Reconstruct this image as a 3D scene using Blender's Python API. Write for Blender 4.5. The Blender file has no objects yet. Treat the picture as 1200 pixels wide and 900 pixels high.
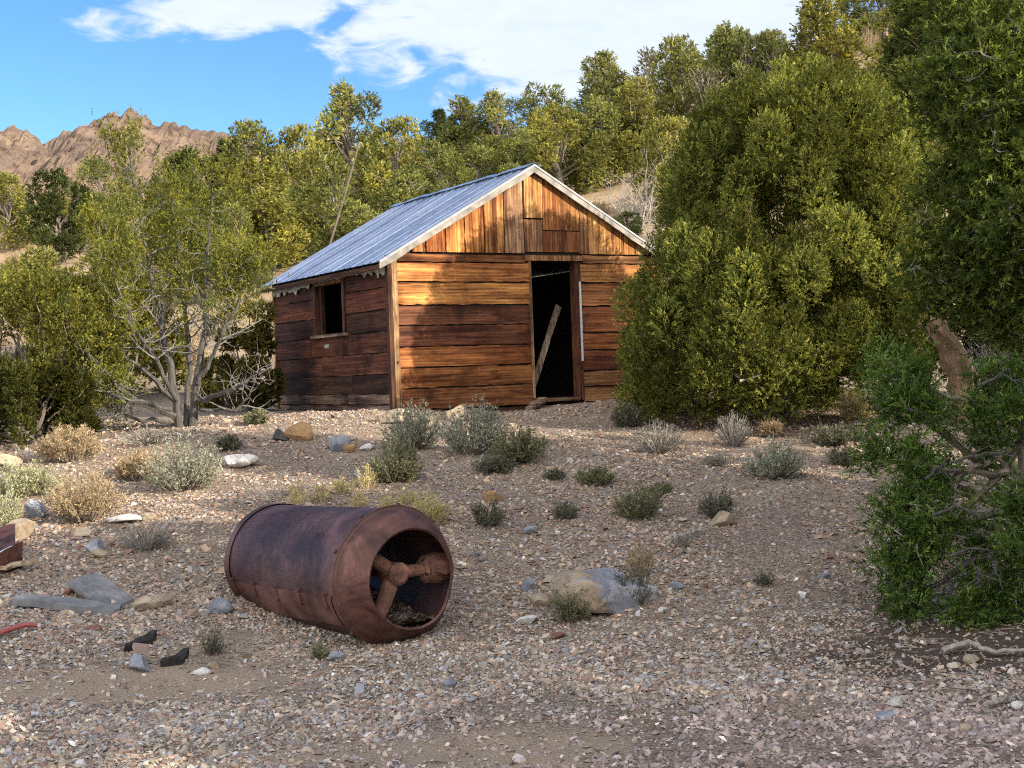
import bpy, bmesh, math, random
import numpy as np
from mathutils import Matrix, Vector

# ------------------------------------------------------------------ camera, light, exposure
SC = bpy.context.scene
F_PX, ROLL, PITCH, EYE = 1600.0, 0.0367, -0.0079, 1.6
_r = np.array([math.cos(ROLL), 0, -math.sin(ROLL)])
_u = np.array([math.sin(ROLL), 0, math.cos(ROLL)])
_f = np.array([0, 1.0, 0])
CR = _r
CF = _f*math.cos(PITCH) + _u*math.sin(PITCH)
CU = _u*math.cos(PITCH) - _f*math.sin(PITCH)
CAM = np.array([0, 0, EYE])
cd = bpy.data.cameras.new('camera'); cam = bpy.data.objects.new('camera', cd)
SC.collection.objects.link(cam); SC.camera = cam
cd.sensor_width = 36; cd.lens = 36*F_PX/1200; cd.clip_start = .05; cd.clip_end = 5000
cam.matrix_world = Matrix(((CR[0], CU[0], -CF[0], 0), (CR[1], CU[1], -CF[1], 0), (CR[2], CU[2], -CF[2], EYE), (0, 0, 0, 1)))

SUN_EL = math.radians(22); SUN_AZ = math.radians(122)      # azimuth clockwise from +Y
SUN_DIR = np.array([math.sin(SUN_AZ)*math.cos(SUN_EL), math.cos(SUN_AZ)*math.cos(SUN_EL), math.sin(SUN_EL)])
SUN_STRENGTH, SKY_STRENGTH, EXPOSURE = 3.8, 0.145, 1.25
sl = bpy.data.lights.new('sun', 'SUN'); sl.energy = SUN_STRENGTH; sl.angle = math.radians(.5); sl.color = (1, .88, .70)
so = bpy.data.objects.new('sun', sl); SC.collection.objects.link(so)
so.rotation_euler = Vector(SUN_DIR).to_track_quat('Z', 'Y').to_euler()
SC.view_settings.view_transform = 'Standard'; SC.view_settings.look = 'None'
SC.view_settings.exposure = EXPOSURE; SC.view_settings.gamma = 1; SC.view_settings.use_curve_mapping = False
SC.cycles.use_denoising = False; SC.cycles.pixel_filter_type = 'BLACKMAN_HARRIS'; SC.cycles.filter_width = 1.1
SC.cycles.max_bounces = 6; SC.cycles.diffuse_bounces = 3; SC.cycles.glossy_bounces = 3; SC.cycles.transparent_max_bounces = 6
SC.cycles.transmission_bounces = 3

W = bpy.data.worlds.new('World'); SC.world = W; W.use_nodes = True
nt = W.node_tree; N = nt.nodes; N.clear()
def nd(tree, kind, **kw):
    n = tree.nodes.new(kind)
    for k, v in kw.items():
        if k.startswith('i_'):
            n.inputs[k[2:].replace('_', ' ')].default_value = v
        else: setattr(n, k, v)
    return n
def mth(tree, op, a, b=None, c=None, clamp=False):
    n = tree.nodes.new('ShaderNodeMath'); n.operation = op; n.use_clamp = clamp
    for k, v in enumerate((a, b, c)):
        if v is None: continue
        if isinstance(v, (int, float)): n.inputs[k].default_value = v
        else: tree.links.new(v, n.inputs[k])
    return n.outputs[0]
sky = nd(nt, 'ShaderNodeTexSky', sky_type='NISHITA', sun_disc=False, sun_elevation=SUN_EL, sun_rotation=SUN_AZ,
         altitude=2000, air_density=1.0, dust_density=.15, ozone_density=3.0)
hs = nd(nt, 'ShaderNodeHueSaturation'); hs.inputs['Saturation'].default_value = 1.18; hs.inputs['Value'].default_value = .66
hs.inputs['Hue'].default_value = .503
nt.links.new(sky.outputs[0], hs.inputs['Color'])
tc = nd(nt, 'ShaderNodeTexCoord'); sep = nd(nt, 'ShaderNodeSeparateXYZ'); nt.links.new(tc.outputs['Generated'], sep.inputs[0])
X, Y, Z = sep.outputs
# clouds, laid out by compass direction and elevation
mp = nd(nt, 'ShaderNodeMapping'); mp.inputs['Scale'].default_value = (1, 1, 2.6); nt.links.new(tc.outputs['Generated'], mp.inputs[0])
n1 = nd(nt, 'ShaderNodeTexNoise', i_Scale=7.0, i_Detail=8.0, i_Roughness=.6, i_Distortion=.3); nt.links.new(mp.outputs[0], n1.inputs['Vector'])
n2 = nd(nt, 'ShaderNodeTexNoise', i_Scale=24.0, i_Detail=6.0, i_Roughness=.6, i_Distortion=.6); nt.links.new(mp.outputs[0], n2.inputs['Vector'])
def blob(a0, e0, ra, re, tilt=0.0):
    dx = mth(nt, 'SUBTRACT', X, a0); dz0 = mth(nt, 'SUBTRACT', Z, e0)
    dz = mth(nt, 'SUBTRACT', dz0, mth(nt, 'MULTIPLY', dx, tilt))
    q = mth(nt, 'ADD', mth(nt, 'POWER', mth(nt, 'ABSOLUTE', mth(nt, 'DIVIDE', dx, ra)), 2.0), mth(nt, 'POWER', mth(nt, 'ABSOLUTE', mth(nt, 'DIVIDE', dz, re)), 2.0))
    return mth(nt, 'SUBTRACT', 1.0, mth(nt, 'SQRT', q))
front = mth(nt, 'GREATER_THAN', Y, 0.0)
b1 = blob(.085, .258, .195, .085, -.02)
b2 = blob(-.175, .262, .105, .017, .10)
b3 = blob(.33, .40, .40, .13)
bm = mth(nt, 'MAXIMUM', mth(nt, 'MAXIMUM', b1, b2), b3)
bm = mth(nt, 'MULTIPLY', bm, front)
high = mth(nt, 'MAXIMUM', mth(nt, 'SUBTRACT', 1.0, front), mth(nt, 'MULTIPLY', mth(nt, 'SUBTRACT', Z, .50), 6.0, clamp=True))  # added bright cloud overhead and behind, out of view, for whiter ambient light
rest = mth(nt, 'MULTIPLY', high, .38)
dens = mth(nt, 'ADD', mth(nt, 'ADD', bm, rest), mth(nt, 'ADD', mth(nt, 'MULTIPLY', mth(nt, 'SUBTRACT', n1.outputs[0], .5), 1.7), mth(nt, 'MULTIPLY', mth(nt, 'SUBTRACT', n2.outputs[0], .5), 1.15)))
mr = nd(nt, 'ShaderNodeMapRange', interpolation_type='SMOOTHSTEP'); mr.inputs['From Min'].default_value = -.02; mr.inputs['From Max'].default_value = .42
nt.links.new(dens, mr.inputs[0])
thin = nd(nt, 'ShaderNodeMapRange'); thin.inputs['From Min'].default_value = .15; thin.inputs['From Max'].default_value = .9
thin.inputs['To Min'].default_value = .86; thin.inputs['To Max'].default_value = 1.0; nt.links.new(dens, thin.inputs[0])
cc = nd(nt, 'ShaderNodeMix', data_type='RGBA'); cc.inputs['A'].default_value = (2.2, 2.6, 3.15, 1); cc.inputs['B'].default_value = (2.95, 3.1, 3.3, 1)
nt.links.new(mth(nt, 'MULTIPLY', n2.outputs[0], 1.2, clamp=True), cc.inputs['Factor'])
mx = nd(nt, 'ShaderNodeMix', data_type='RGBA'); nt.links.new(mth(nt, 'MULTIPLY', mr.outputs[0], .93), mx.inputs['Factor'])
hc = nd(nt, 'ShaderNodeMix', data_type='RGBA'); nt.links.new(high, hc.inputs['Factor']); nt.links.new(cc.outputs['Result'], hc.inputs['A']); hc.inputs['B'].default_value = (6.9, 6.6, 6.2, 1)
nt.links.new(hs.outputs[0], mx.inputs['A']); nt.links.new(hc.outputs['Result'], mx.inputs['B'])
bg = nd(nt, 'ShaderNodeBackground'); bg.inputs['Strength'].default_value = SKY_STRENGTH
nt.links.new(mx.outputs['Result'], bg.inputs[0]); wo = nd(nt, 'ShaderNodeOutputWorld'); nt.links.new(bg.outputs[0], wo.inputs[0])

# ------------------------------------------------------------------ helpers
rng = np.random.default_rng(7); random.seed(7)
COL = SC.collection
def ray(px, py):
    d = CF + (px-600)/F_PX*CR + (450-py)/F_PX*CU
    return d
def P(px, py, y):                       # the world point a pixel of the photograph shows at depth y
    d = ray(px, py); return CAM + d*(y/d[1])
def _hash(ix, iy, s):
    h = np.sin(ix*127.1 + iy*311.7 + s*74.7)*43758.5453
    return h - np.floor(h)
def vnoise(x, y, s=0):
    ix, iy = np.floor(x), np.floor(y); fx, fy = x-ix, y-iy
    fx = fx*fx*(3-2*fx); fy = fy*fy*(3-2*fy)
    a = _hash(ix, iy, s); b = _hash(ix+1, iy, s); c = _hash(ix, iy+1, s); d = _hash(ix+1, iy+1, s)
    return (a*(1-fx)+b*fx)*(1-fy) + (c*(1-fx)+d*fx)*fy - .5
def fbm(x, y, o=4, s=0, g=.5):
    t = 0; a = 1
    for k in range(o):
        t = t + a*vnoise(x*2**k, y*2**k, s+k*13); a *= g
    return t
PADZ = 1.17
E_A = np.array([-1.2, -.6, -.375, -.28, -.19, -.11, -.05, 0, .0625, .125, .1875, .25, .31, .375, .5, .9, 1.6])
E_V = np.array([.10, .11, .112, .122, .138, .150, .160, .176, .195, .208, .224, .240, .252, .265, .28, .30, .28])
def gh(x, y):
    x = np.asarray(x, float); y = np.asarray(y, float)
    t = (y-8.0)/(16.3-8.0); k = .05
    t = .5*(t+np.sqrt(t*t+k*k)) ; t = 1-(.5*((1-t)+np.sqrt((1-t)**2+k*k)))
    z = PADZ*t
    a = np.clip(x/np.maximum(y, 6.0), -1.5, 1.5)
    e = np.interp(a, E_A, E_V)
    th = np.clip((y-22.0)/(86-22.0), 0, 1.0)
    zt = EYE + e*86
    hill = PADZ + (zt-PADZ)*th**1.12
    hill = np.where(y > 86, zt - (y-86)*.10, hill)
    hill = np.maximum(hill, 1.0)
    z = np.where(y > 22, hill, z)
    w = np.clip((y-22)/25, 0, 1)
    z = z + w*(1.6*fbm(x*.09, y*.09, 3, 3)*np.clip((y-22)/40, 0, 1) + .35*fbm(x*.5, y*.5, 3, 5))
    nr = np.clip(1-(y-22)/10, 0, 1)
    z = z + nr*(.10*fbm(x*.55, y*.55, 2, 9) + .035*fbm(x*2.2, y*2.2, 3, 11))*np.clip((y-2)/5, .3, 1)
    # wash beside the drum and the swell of the cabin pad
    z = z - .09*np.exp(-(((x-.05)/.35)**2 + ((y-8.9)/.9)**2))
    z = z + .10*np.exp(-(((x-.75)/.45)**2 + ((y-9.6)/.6)**2))
    return z
def G(px, py, y0=4.0, y1=150.0):        # where the ray of a pixel meets the ground
    d = ray(px, py); ys = np.concatenate([np.arange(y0, 30, .01), np.arange(30, y1, .05)])
    pts = CAM[None]+d[None]*(ys/d[1])[:, None]
    below = pts[:, 2] < gh(pts[:, 0], pts[:, 1])
    i = int(np.argmax(below)) if below.any() else len(ys)-1
    p = pts[i].copy(); p[2] = float(gh(p[0], p[1])); return p

class Geo:
    """Collects vertices, faces and a colour per vertex for ONE mesh."""
    def __init__(s): s.V = []; s.F3 = []; s.F4 = []; s.C = []; s.n = 0
    def add(s, V, F, col=None):
        V = np.asarray(V, float).reshape(-1, 3); F = np.asarray(F, int)
        if F.shape[1] == 3: s.F3.append(F+s.n)
        else: s.F4.append(F+s.n)
        c = np.ones((len(V), 4)); c[:, :3] = .5 if col is None else np.asarray(col)
        s.V.append(V); s.C.append(c); s.n += len(V)
    def poly(s, V, F, col=None):        # mixed faces: fan them
        T = []
        for f in F:
            for k in range(1, len(f)-1): T.append((f[0], f[k], f[k+1]))
        s.add(V, np.array(T), col)
    def box(s, a, b, col=None, M=None):
        x0, y0, z0 = a; x1, y1, z1 = b
        V = np.array([(x0, y0, z0), (x1, y0, z0), (x1, y1, z0), (x0, y1, z0), (x0, y0, z1), (x1, y0, z1), (x1, y1, z1), (x0, y1, z1)], float)
        if M is not None: V = V@np.array(M)[:3, :3].T + np.array(M)[:3, 3]
        s.add(V, [(0, 3, 2, 1), (4, 5, 6, 7), (0, 1, 5, 4), (1, 2, 6, 5), (2, 3, 7, 6), (3, 0, 4, 7)], col)
    def tube(s, pts, rad, n=6, col=None, caps=True):
        pts = np.asarray(pts, float); m = len(pts)
        rad = np.broadcast_to(np.asarray(rad, float), (m,)) if np.ndim(rad) == 0 else np.asarray(rad, float)
        T = np.gradient(pts, axis=0); T /= np.linalg.norm(T, axis=1)[:, None]+1e-9
        ref = np.array([0, 0, 1.0]) if abs(T[0][2]) < .8 else np.array([1.0, 0, 0])
        A = np.cross(T, ref); A /= np.linalg.norm(A, axis=1)[:, None]+1e-9; B = np.cross(T, A)
        ph = np.arange(n)*2*np.pi/n
        ring = pts[:, None] + rad[:, None, None]*(np.cos(ph)[None, :, None]*A[:, None]+np.sin(ph)[None, :, None]*B[:, None])
        V = ring.reshape(-1, 3); i = np.arange(m-1)[:, None]*n; j = np.arange(n)[None]; j2 = (j+1) % n
        s.add(V, np.stack([i+j, i+j2, i+n+j2, i+n+j], -1).reshape(-1, 4), col)
        if caps:
            for base, o, p in ((0, 1, pts[0]), (m-1, 0, pts[-1])):
                R = ring[base]; VV = np.vstack([R, p[None]])
                k = np.arange(n); k2 = (k+1) % n
                s.add(VV, np.stack([k, k2, np.full(n, n)] if not o else [k2, k, np.full(n, n)], -1), col)
    def build(s, name, mat, parent=None, smooth=False, loc=None):
        V = np.concatenate(s.V); C = np.concatenate(s.C)
        me = bpy.data.meshes.new(name)
        F3 = np.concatenate(s.F3) if s.F3 else np.zeros((0, 3), int); F4 = np.concatenate(s.F4) if s.F4 else np.zeros((0, 4), int)
        idx = np.concatenate([F3.ravel(), F4.ravel()]); nf = len(F3)+len(F4)
        me.vertices.add(len(V)); me.vertices.foreach_set('co', V.astype(np.float32).ravel())
        me.loops.add(len(idx)); me.loops.foreach_set('vertex_index', idx.astype(np.int32))
        st = np.concatenate([np.arange(len(F3))*3, len(F3)*3+np.arange(len(F4))*4])
        me.polygons.add(nf); me.polygons.foreach_set('loop_start', st.astype(np.int32))
        at = me.attributes.new('Col', 'FLOAT_COLOR', 'POINT'); at.data.foreach_set('color', C.astype(np.float32).ravel())
        me.polygons.foreach_set('use_smooth', np.full(nf, smooth))
        me.update(calc_edges=True); me.validate()
        me.materials.append(mat)
        o = bpy.data.objects.new(name, me); COL.objects.link(o)
        if parent is not None: o.parent = parent
        if loc is not None: o.location = loc
        return o
def tag(o, label, cat=None, group=None, kind=None):
    o['label'] = label
    if cat: o['category'] = cat
    if group: o['group'] = group
    if kind: o['kind'] = kind
    return o
def thing(name, label, cat, loc=(0, 0, 0), rz=0, group=None):
    o = bpy.data.objects.new(name, None); COL.objects.link(o); o.location = tuple(loc); o.rotation_euler = (0, 0, rz)
    return tag(o, label, cat, group)
def dup(root, loc, rz=0, sc=1.0, label=None, group=None):
    r = root.copy(); COL.objects.link(r); r.location = tuple(loc); r.rotation_euler = (0, 0, rz)
    r.scale = (sc, sc, sc) if np.ndim(sc) == 0 else tuple(sc)
    if label: r['label'] = label
    if group: r['group'] = group
    for ch in list(root.children):
        c = ch.copy(); COL.objects.link(c); c.parent = r
        for g in ch.children:
            d = g.copy(); COL.objects.link(d); d.parent = c
    return r

# ------------------------------------------------------------------ materials
def newmat(name):
    m = bpy.data.materials.new(name); m.use_nodes = True; t = m.node_tree; t.nodes.clear()
    out = t.nodes.new('ShaderNodeOutputMaterial'); b = t.nodes.new('ShaderNodeBsdfPrincipled'); t.links.new(b.outputs[0], out.inputs[0])
    return m, t, b, out
def ramp(t, fac, stops, interp='LINEAR'):
    r = t.nodes.new('ShaderNodeValToRGB'); r.color_ramp.interpolation = interp
    e = r.color_ramp.elements
    while len(e) < len(stops): e.new(.5)
    for k, (p, c) in enumerate(stops): e[k].position = p; e[k].color = (*c, 1) if len(c) == 3 else c
    t.links.new(fac, r.inputs[0]); return r.outputs[0]
def noise(t, vec, scale, detail=4, rough=.55, dist=0, out=0):
    n = t.nodes.new('ShaderNodeTexNoise'); n.inputs['Scale'].default_value = scale; n.inputs['Detail'].default_value = detail
    n.inputs['Roughness'].default_value = rough; n.inputs['Distortion'].default_value = dist
    if vec is not None: t.links.new(vec, n.inputs['Vector'])
    return n.outputs[out]
def voro(t, vec, scale, feat='F1', out='Color', rand=1.0):
    n = t.nodes.new('ShaderNodeTexVoronoi'); n.feature = feat; n.inputs['Scale'].default_value = scale; n.inputs['Randomness'].default_value = rand
    if vec is not None: t.links.new(vec, n.inputs['Vector'])
    return n.outputs[out]
def mixc(t, fac, a, b, mode='MIX'):
    n = t.nodes.new('ShaderNodeMix'); n.data_type = 'RGBA'; n.blend_type = mode
    for k, v in (('Factor', fac), ('A', a), ('B', b)):
        if isinstance(v, (int, float)): n.inputs[k].default_value = v
        elif isinstance(v, tuple): n.inputs[k].default_value = (*v, 1) if len(v) == 3 else v
        else: t.links.new(v, n.inputs[k])
    return n.outputs['Result']
def bump(t, b, h, strength=.5, dist=.01):
    n = t.nodes.new('ShaderNodeBump'); n.inputs['Strength'].default_value = strength; n.inputs['Distance'].default_value = dist
    t.links.new(h, n.inputs['Height']); t.links.new(n.outputs[0], b.inputs['Normal'])
def coords(t, which='Object', scale=None, add=None):
    c = t.nodes.new('ShaderNodeTexCoord').outputs[which]
    if add is not None:
        v = t.nodes.new('ShaderNodeVectorMath'); v.operation = 'ADD'; t.links.new(c, v.inputs[0]); t.links.new(add, v.inputs[1]); c = v.outputs[0]
    if scale:
        m = t.nodes.new('ShaderNodeMapping'); m.inputs['Scale'].default_value = scale; t.links.new(c, m.inputs[0]); c = m.outputs[0]
    return c
def attr(t, name='Col'):
    a = t.nodes.new('ShaderNodeAttribute'); a.attribute_name = name; return a.outputs['Color']
def wpos(t): return t.nodes.new('ShaderNodeNewGeometry').outputs['Position']

def leafmat(name, transl=.3):
    m, t, b, out = newmat(name); t.nodes.remove(b)
    c = attr(t)
    d = t.nodes.new('ShaderNodeBsdfDiffuse'); tr = t.nodes.new('ShaderNodeBsdfTranslucent'); ms = t.nodes.new('ShaderNodeMixShader')
    t.links.new(c, d.inputs[0]); t.links.new(mixc(t, 1.0, c, (1.5, 1.35, .7), 'MULTIPLY'), tr.inputs[0])
    ms.inputs[0].default_value = transl; t.links.new(d.outputs[0], ms.inputs[1]); t.links.new(tr.outputs[0], ms.inputs[2])
    t.links.new(ms.outputs[0], out.inputs[0]); return m
M_LEAF = leafmat('juniper_foliage', .36); M_SAGE = leafmat('sage_leaves', .15)

def barkmat(name, c0, c1, c2):
    m, t, b, _ = newmat(name); o = coords(t, 'Object')
    s = coords(t, 'Object', (14, 14, 2.0))
    n = noise(t, s, 2.2, 6, .65, .4); n2 = noise(t, o, 3.0, 3)
    c = ramp(t, n, [(.3, c0), (.5, c1), (.72, c2)])
    c = mixc(t, .35, c, mixc(t, n2, c0, c2)); c = mixc(t, 1.0, c, attr(t), 'MULTIPLY'); c = mixc(t, 1.0, c, (2, 2, 2), 'MULTIPLY'); t.links.new(c, b.inputs['Base Color'])
    b.inputs['Roughness'].default_value = .9; bump(t, b, n, .8, .02); return m
M_BARK = barkmat('juniper_bark', (.06, .045, .035), (.17, .14, .115), (.32, .28, .24))
M_GBARK = barkmat('grey_juniper_bark', (.022, .020, .019), (.062, .057, .053), (.16, .15, .14))
M_GTWIG = barkmat('pale_grey_twigs', (.07, .064, .06), (.17, .16, .15), (.32, .30, .285))
M_DEAD = barkmat('dead_wood', (.16, .14, .12), (.33, .30, .27), (.55, .51, .46))
M_STUMP = barkmat('splintered_heartwood', (.04, .028, .022), (.20, .13, .085), (.40, .27, .17))
M_TWIG = barkmat('shrub_twigs', (.06, .05, .04), (.16, .135, .11), (.30, .26, .22))
M_STEM = newmat('dry_stems'); 
t_, b_ = M_STEM[1], M_STEM[2]; t_.links.new(attr(t_), b_.inputs['Base Color']); b_.inputs['Roughness'].default_value = .85; M_STEM = M_STEM[0]

def woodmat(name, axis):
    # weathered boards: the vertex colour is the tint of the board, its alpha is unused; grain runs along AXIS
    m, t, b, _ = newmat(name); c0 = attr(t)
    sh = t.nodes.new('ShaderNodeVectorMath'); sh.operation = 'SCALE'; t.links.new(c0, sh.inputs[0]); sh.inputs['Scale'].default_value = 37.0
    sc = {'x': (.9, 9, 14), 'z': (14, 9, .9), 'y': (9, .9, 14)}[axis]
    v = coords(t, 'Object', sc, add=sh.outputs[0])
    v2 = coords(t, 'Object', tuple(k*.32 for k in sc), add=sh.outputs[0])
    g = noise(t, v, 1.0, 7, .68, 1.3); g2 = noise(t, v, 3.6, 4, .6, .6); g3 = noise(t, v2, 1.0, 4, .6, 1.0)
    wv = t.nodes.new('ShaderNodeTexWave'); wv.wave_type = 'BANDS'; wv.bands_direction = {'x': 'Z', 'z': 'X', 'y': 'Z'}[axis]
    wv.inputs['Scale'].default_value = .55; wv.inputs['Distortion'].default_value = 7; wv.inputs['Detail'].default_value = 4; wv.inputs['Detail Scale'].default_value = 1.2
    t.links.new(v, wv.inputs[0])
    mul = ramp(t, g, [(.26, (.16, .11, .09)), (.40, (.5, .41, .35)), (.52, (1, .95, .88)), (.70, (1.6, 1.55, 1.4))])
    c = mixc(t, 1.0, c0, mul, 'MULTIPLY')
    c = mixc(t, mth(t, 'MULTIPLY', wv.outputs[1], .5), c, mixc(t, 1.0, c, (.42, .32, .26), 'MULTIPLY'))
    c = mixc(t, ramp(t, g3, [(.46, (0, 0, 0)), (.62, (.8, .8, .8))]), c, mixc(t, 1.0, c, (.30, .20, .18), 'MULTIPLY'))
    big = noise(t, coords(t, 'Object', None, add=sh.outputs[0]), 1.7, 4, .65)
    c = mixc(t, 1.0, c, ramp(t, big, [(.34, (.34, .29, .29)), (.47, (.85, .8, .78)), (.58, (1.05, 1.05, 1.05)), (.72, (1.3, 1.28, 1.2))]), 'MULTIPLY')
    # knots
    kv = coords(t, 'Object', {'x': (2.1, 1, 4.2), 'z': (4.2, 1, 1.7), 'y': (1, 2.1, 4.2)}[axis], add=sh.outputs[0])
    kd = voro(t, kv, 1.0, 'F1', 'Distance')
    kn = ramp(t, kd, [(.07, (1, 1, 1)), (.11, (.55, .55, .55)), (.20, (0, 0, 0))])
    c = mixc(t, kn, c, (.10, .035, .012))
    c = mixc(t, ramp(t, g2, [(.28, (.8, .8, .8)), (.38, (0, 0, 0))]), c, (.02, .013, .01))
    t.links.new(c, b.inputs['Base Color']); b.inputs['Roughness'].default_value = .8
    b.inputs['Specular IOR Level'].default_value = .25
    h = mth(t, 'ADD', mth(t, 'MULTIPLY', g, .7), mth(t, 'MULTIPLY', g2, .5)); bump(t, b, h, .9, .012); return m
M_WX, M_WY, M_WZ = woodmat('board_wood_along_front', 'x'), woodmat('board_wood_along_side', 'y'), woodmat('board_wood_upright', 'z')

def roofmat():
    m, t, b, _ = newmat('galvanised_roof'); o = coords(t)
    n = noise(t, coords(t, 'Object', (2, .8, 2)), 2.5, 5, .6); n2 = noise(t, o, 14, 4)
    c = ramp(t, n, [(.3, (.55, .61, .70)), (.55, (.72, .78, .86)), (.75, (.82, .86, .90))])  # slight blue of the reflected sky tinted into the metal colour
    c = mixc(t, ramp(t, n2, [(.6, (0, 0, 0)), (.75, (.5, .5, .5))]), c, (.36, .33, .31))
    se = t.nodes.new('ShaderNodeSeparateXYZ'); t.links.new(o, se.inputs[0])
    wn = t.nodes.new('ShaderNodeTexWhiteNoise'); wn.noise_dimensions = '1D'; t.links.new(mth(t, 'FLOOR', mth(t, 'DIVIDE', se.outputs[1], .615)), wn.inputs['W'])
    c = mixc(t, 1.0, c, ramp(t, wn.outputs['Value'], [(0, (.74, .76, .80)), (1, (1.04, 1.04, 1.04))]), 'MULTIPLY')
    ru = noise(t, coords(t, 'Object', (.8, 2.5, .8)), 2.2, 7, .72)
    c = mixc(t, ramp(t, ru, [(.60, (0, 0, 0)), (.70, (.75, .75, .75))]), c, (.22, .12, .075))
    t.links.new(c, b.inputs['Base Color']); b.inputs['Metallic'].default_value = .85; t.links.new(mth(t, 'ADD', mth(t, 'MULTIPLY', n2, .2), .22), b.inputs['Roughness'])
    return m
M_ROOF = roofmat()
def flatmat(name, col, rough=.8, metal=0.0, nscale=6, amt=.35, bmp=.3):
    m, t, b, _ = newmat(name); o = coords(t); n = noise(t, o, nscale, 6, .65)
    d = tuple(k*(1-amt) for k in col); l = tuple(min(1, k*(1+amt)) for k in col)
    t.links.new(ramp(t, n, [(.3, d), (.5, col), (.7, l)]), b.inputs['Base Color']); b.inputs['Roughness'].default_value = rough
    b.inputs['Metallic'].default_value = metal; bump(t, b, n, bmp, .01); return m
M_DARK = flatmat('dark_interior_and_backing', (.03, .022, .017), .95)
M_PAPER = flatmat('torn_paper', (.42, .40, .36), .9, nscale=18, amt=.5)
M_TIN = flatmat('pale_tin_strip', (.62, .62, .62), .5, .2, 20, .2)
M_EDGE = flatmat('dull_grey_flashing', (.33, .34, .36), .7, .0, 9, .4)
M_TRIM = flatmat('weathered_grey_trim', (.25, .23, .205), .9, 0, 7, .5, .6)
M_SLAB = flatmat('grey_weathered_plank', (.165, .168, .182), .9, 0, 9, .4, .7)
M_TAR = flatmat('charred_felt', (.022, .02, .019), .9, nscale=30, amt=.6, bmp=1)
M_GREYWOOD = None
def rustmat(name, holes=False):
    m, t, b, out = newmat(name); o = coords(t)
    n = noise(t, o, 4.2, 9, .7, .6); n2 = noise(t, o, 26, 7, .75); n3 = noise(t, o, 2.2, 5, .65)
    base = [(.3, (.022, .009, .009)), (.44, (.062, .022, .018)), (.55, (.125, .048, .038)), (.72, (.25, .125, .10))] if not holes else \
           [(.3, (.016, .008, .010)), (.45, (.042, .019, .021)), (.58, (.075, .035, .037)), (.74, (.15, .085, .08))]
    c = ramp(t, n, base)
    c = mixc(t, ramp(t, n2, [(.5, (0, 0, 0)), (.75, (.7, .7, .7))]), c, (.07, .028, .022))
    c = mixc(t, ramp(t, n3, [(.45, (0, 0, 0)), (.7, (.45, .45, .45))]), c, (.20, .12, .10))
    rough = mth(t, 'ADD', mth(t, 'MULTIPLY', n2, .35), .42)
    h = mth(t, 'MULTIPLY', n2, .4)
    if holes:
        # rows of punched slots: U runs along the axis (z), V round the barrel
        se = t.nodes.new('ShaderNodeSeparateXYZ'); t.links.new(o, se.inputs[0])
        ang = mth(t, 'ARCTAN2', se.outputs[1], se.outputs[0])
        vv = mth(t, 'MULTIPLY', ang, .41/.0135); row = mth(t, 'FLOOR', vv)
        uu = mth(t, 'ADD', mth(t, 'DIVIDE', se.outputs[2], .030), mth(t, 'MULTIPLY', row, .5))
        fv = mth(t, 'ABSOLUTE', mth(t, 'SUBTRACT', mth(t, 'FRACT', vv), .5)); fu = mth(t, 'ABSOLUTE', mth(t, 'SUBTRACT', mth(t, 'FRACT', uu), .5))
        hole = mth(t, 'MULTIPLY', mth(t, 'LESS_THAN', fv, .25), mth(t, 'LESS_THAN', fu, .33))
        keep = mth(t, 'MULTIPLY', mth(t, 'GREATER_THAN', se.outputs[2], .04), mth(t, 'LESS_THAN', se.outputs[2], 1.2))
        hole = mth(t, 'MULTIPLY', hole, keep)
        hole = mth(t, 'MULTIPLY', hole, mth(t, 'GREATER_THAN', noise(t, o, 9, 3), .42))
        rim = mth(t, 'MULTIPLY', mth(t, 'LESS_THAN', fv, .40), mth(t, 'LESS_THAN', fu, .46))
        c = mixc(t, mth(t, 'MULTIPLY', rim, .45), c, mixc(t, 1.0, c, (2.0, 1.9, 1.9), 'MULTIPLY'))
        c = mixc(t, mth(t, 'MULTIPLY', hole, .85), c, (.006, .004, .004))
        h = mth(t, 'SUBTRACT', h, hole)
    t.links.new(c, b.inputs['Base Color']); t.links.new(rough, b.inputs['Roughness']); b.inputs['Metallic'].default_value = .25
    bump(t, b, h, .5, .006); return m
M_RUST = rustmat('rusted_iron'); M_RUST_LIT = flatmat('lightened_rusty_casting', (.24, .12, .085), .75, .1, 12, .55); M_SCREEN = rustmat('rusted_perforated_plate', True)  # casting is a lighter rust: light inside the drum put into its colour

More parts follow.
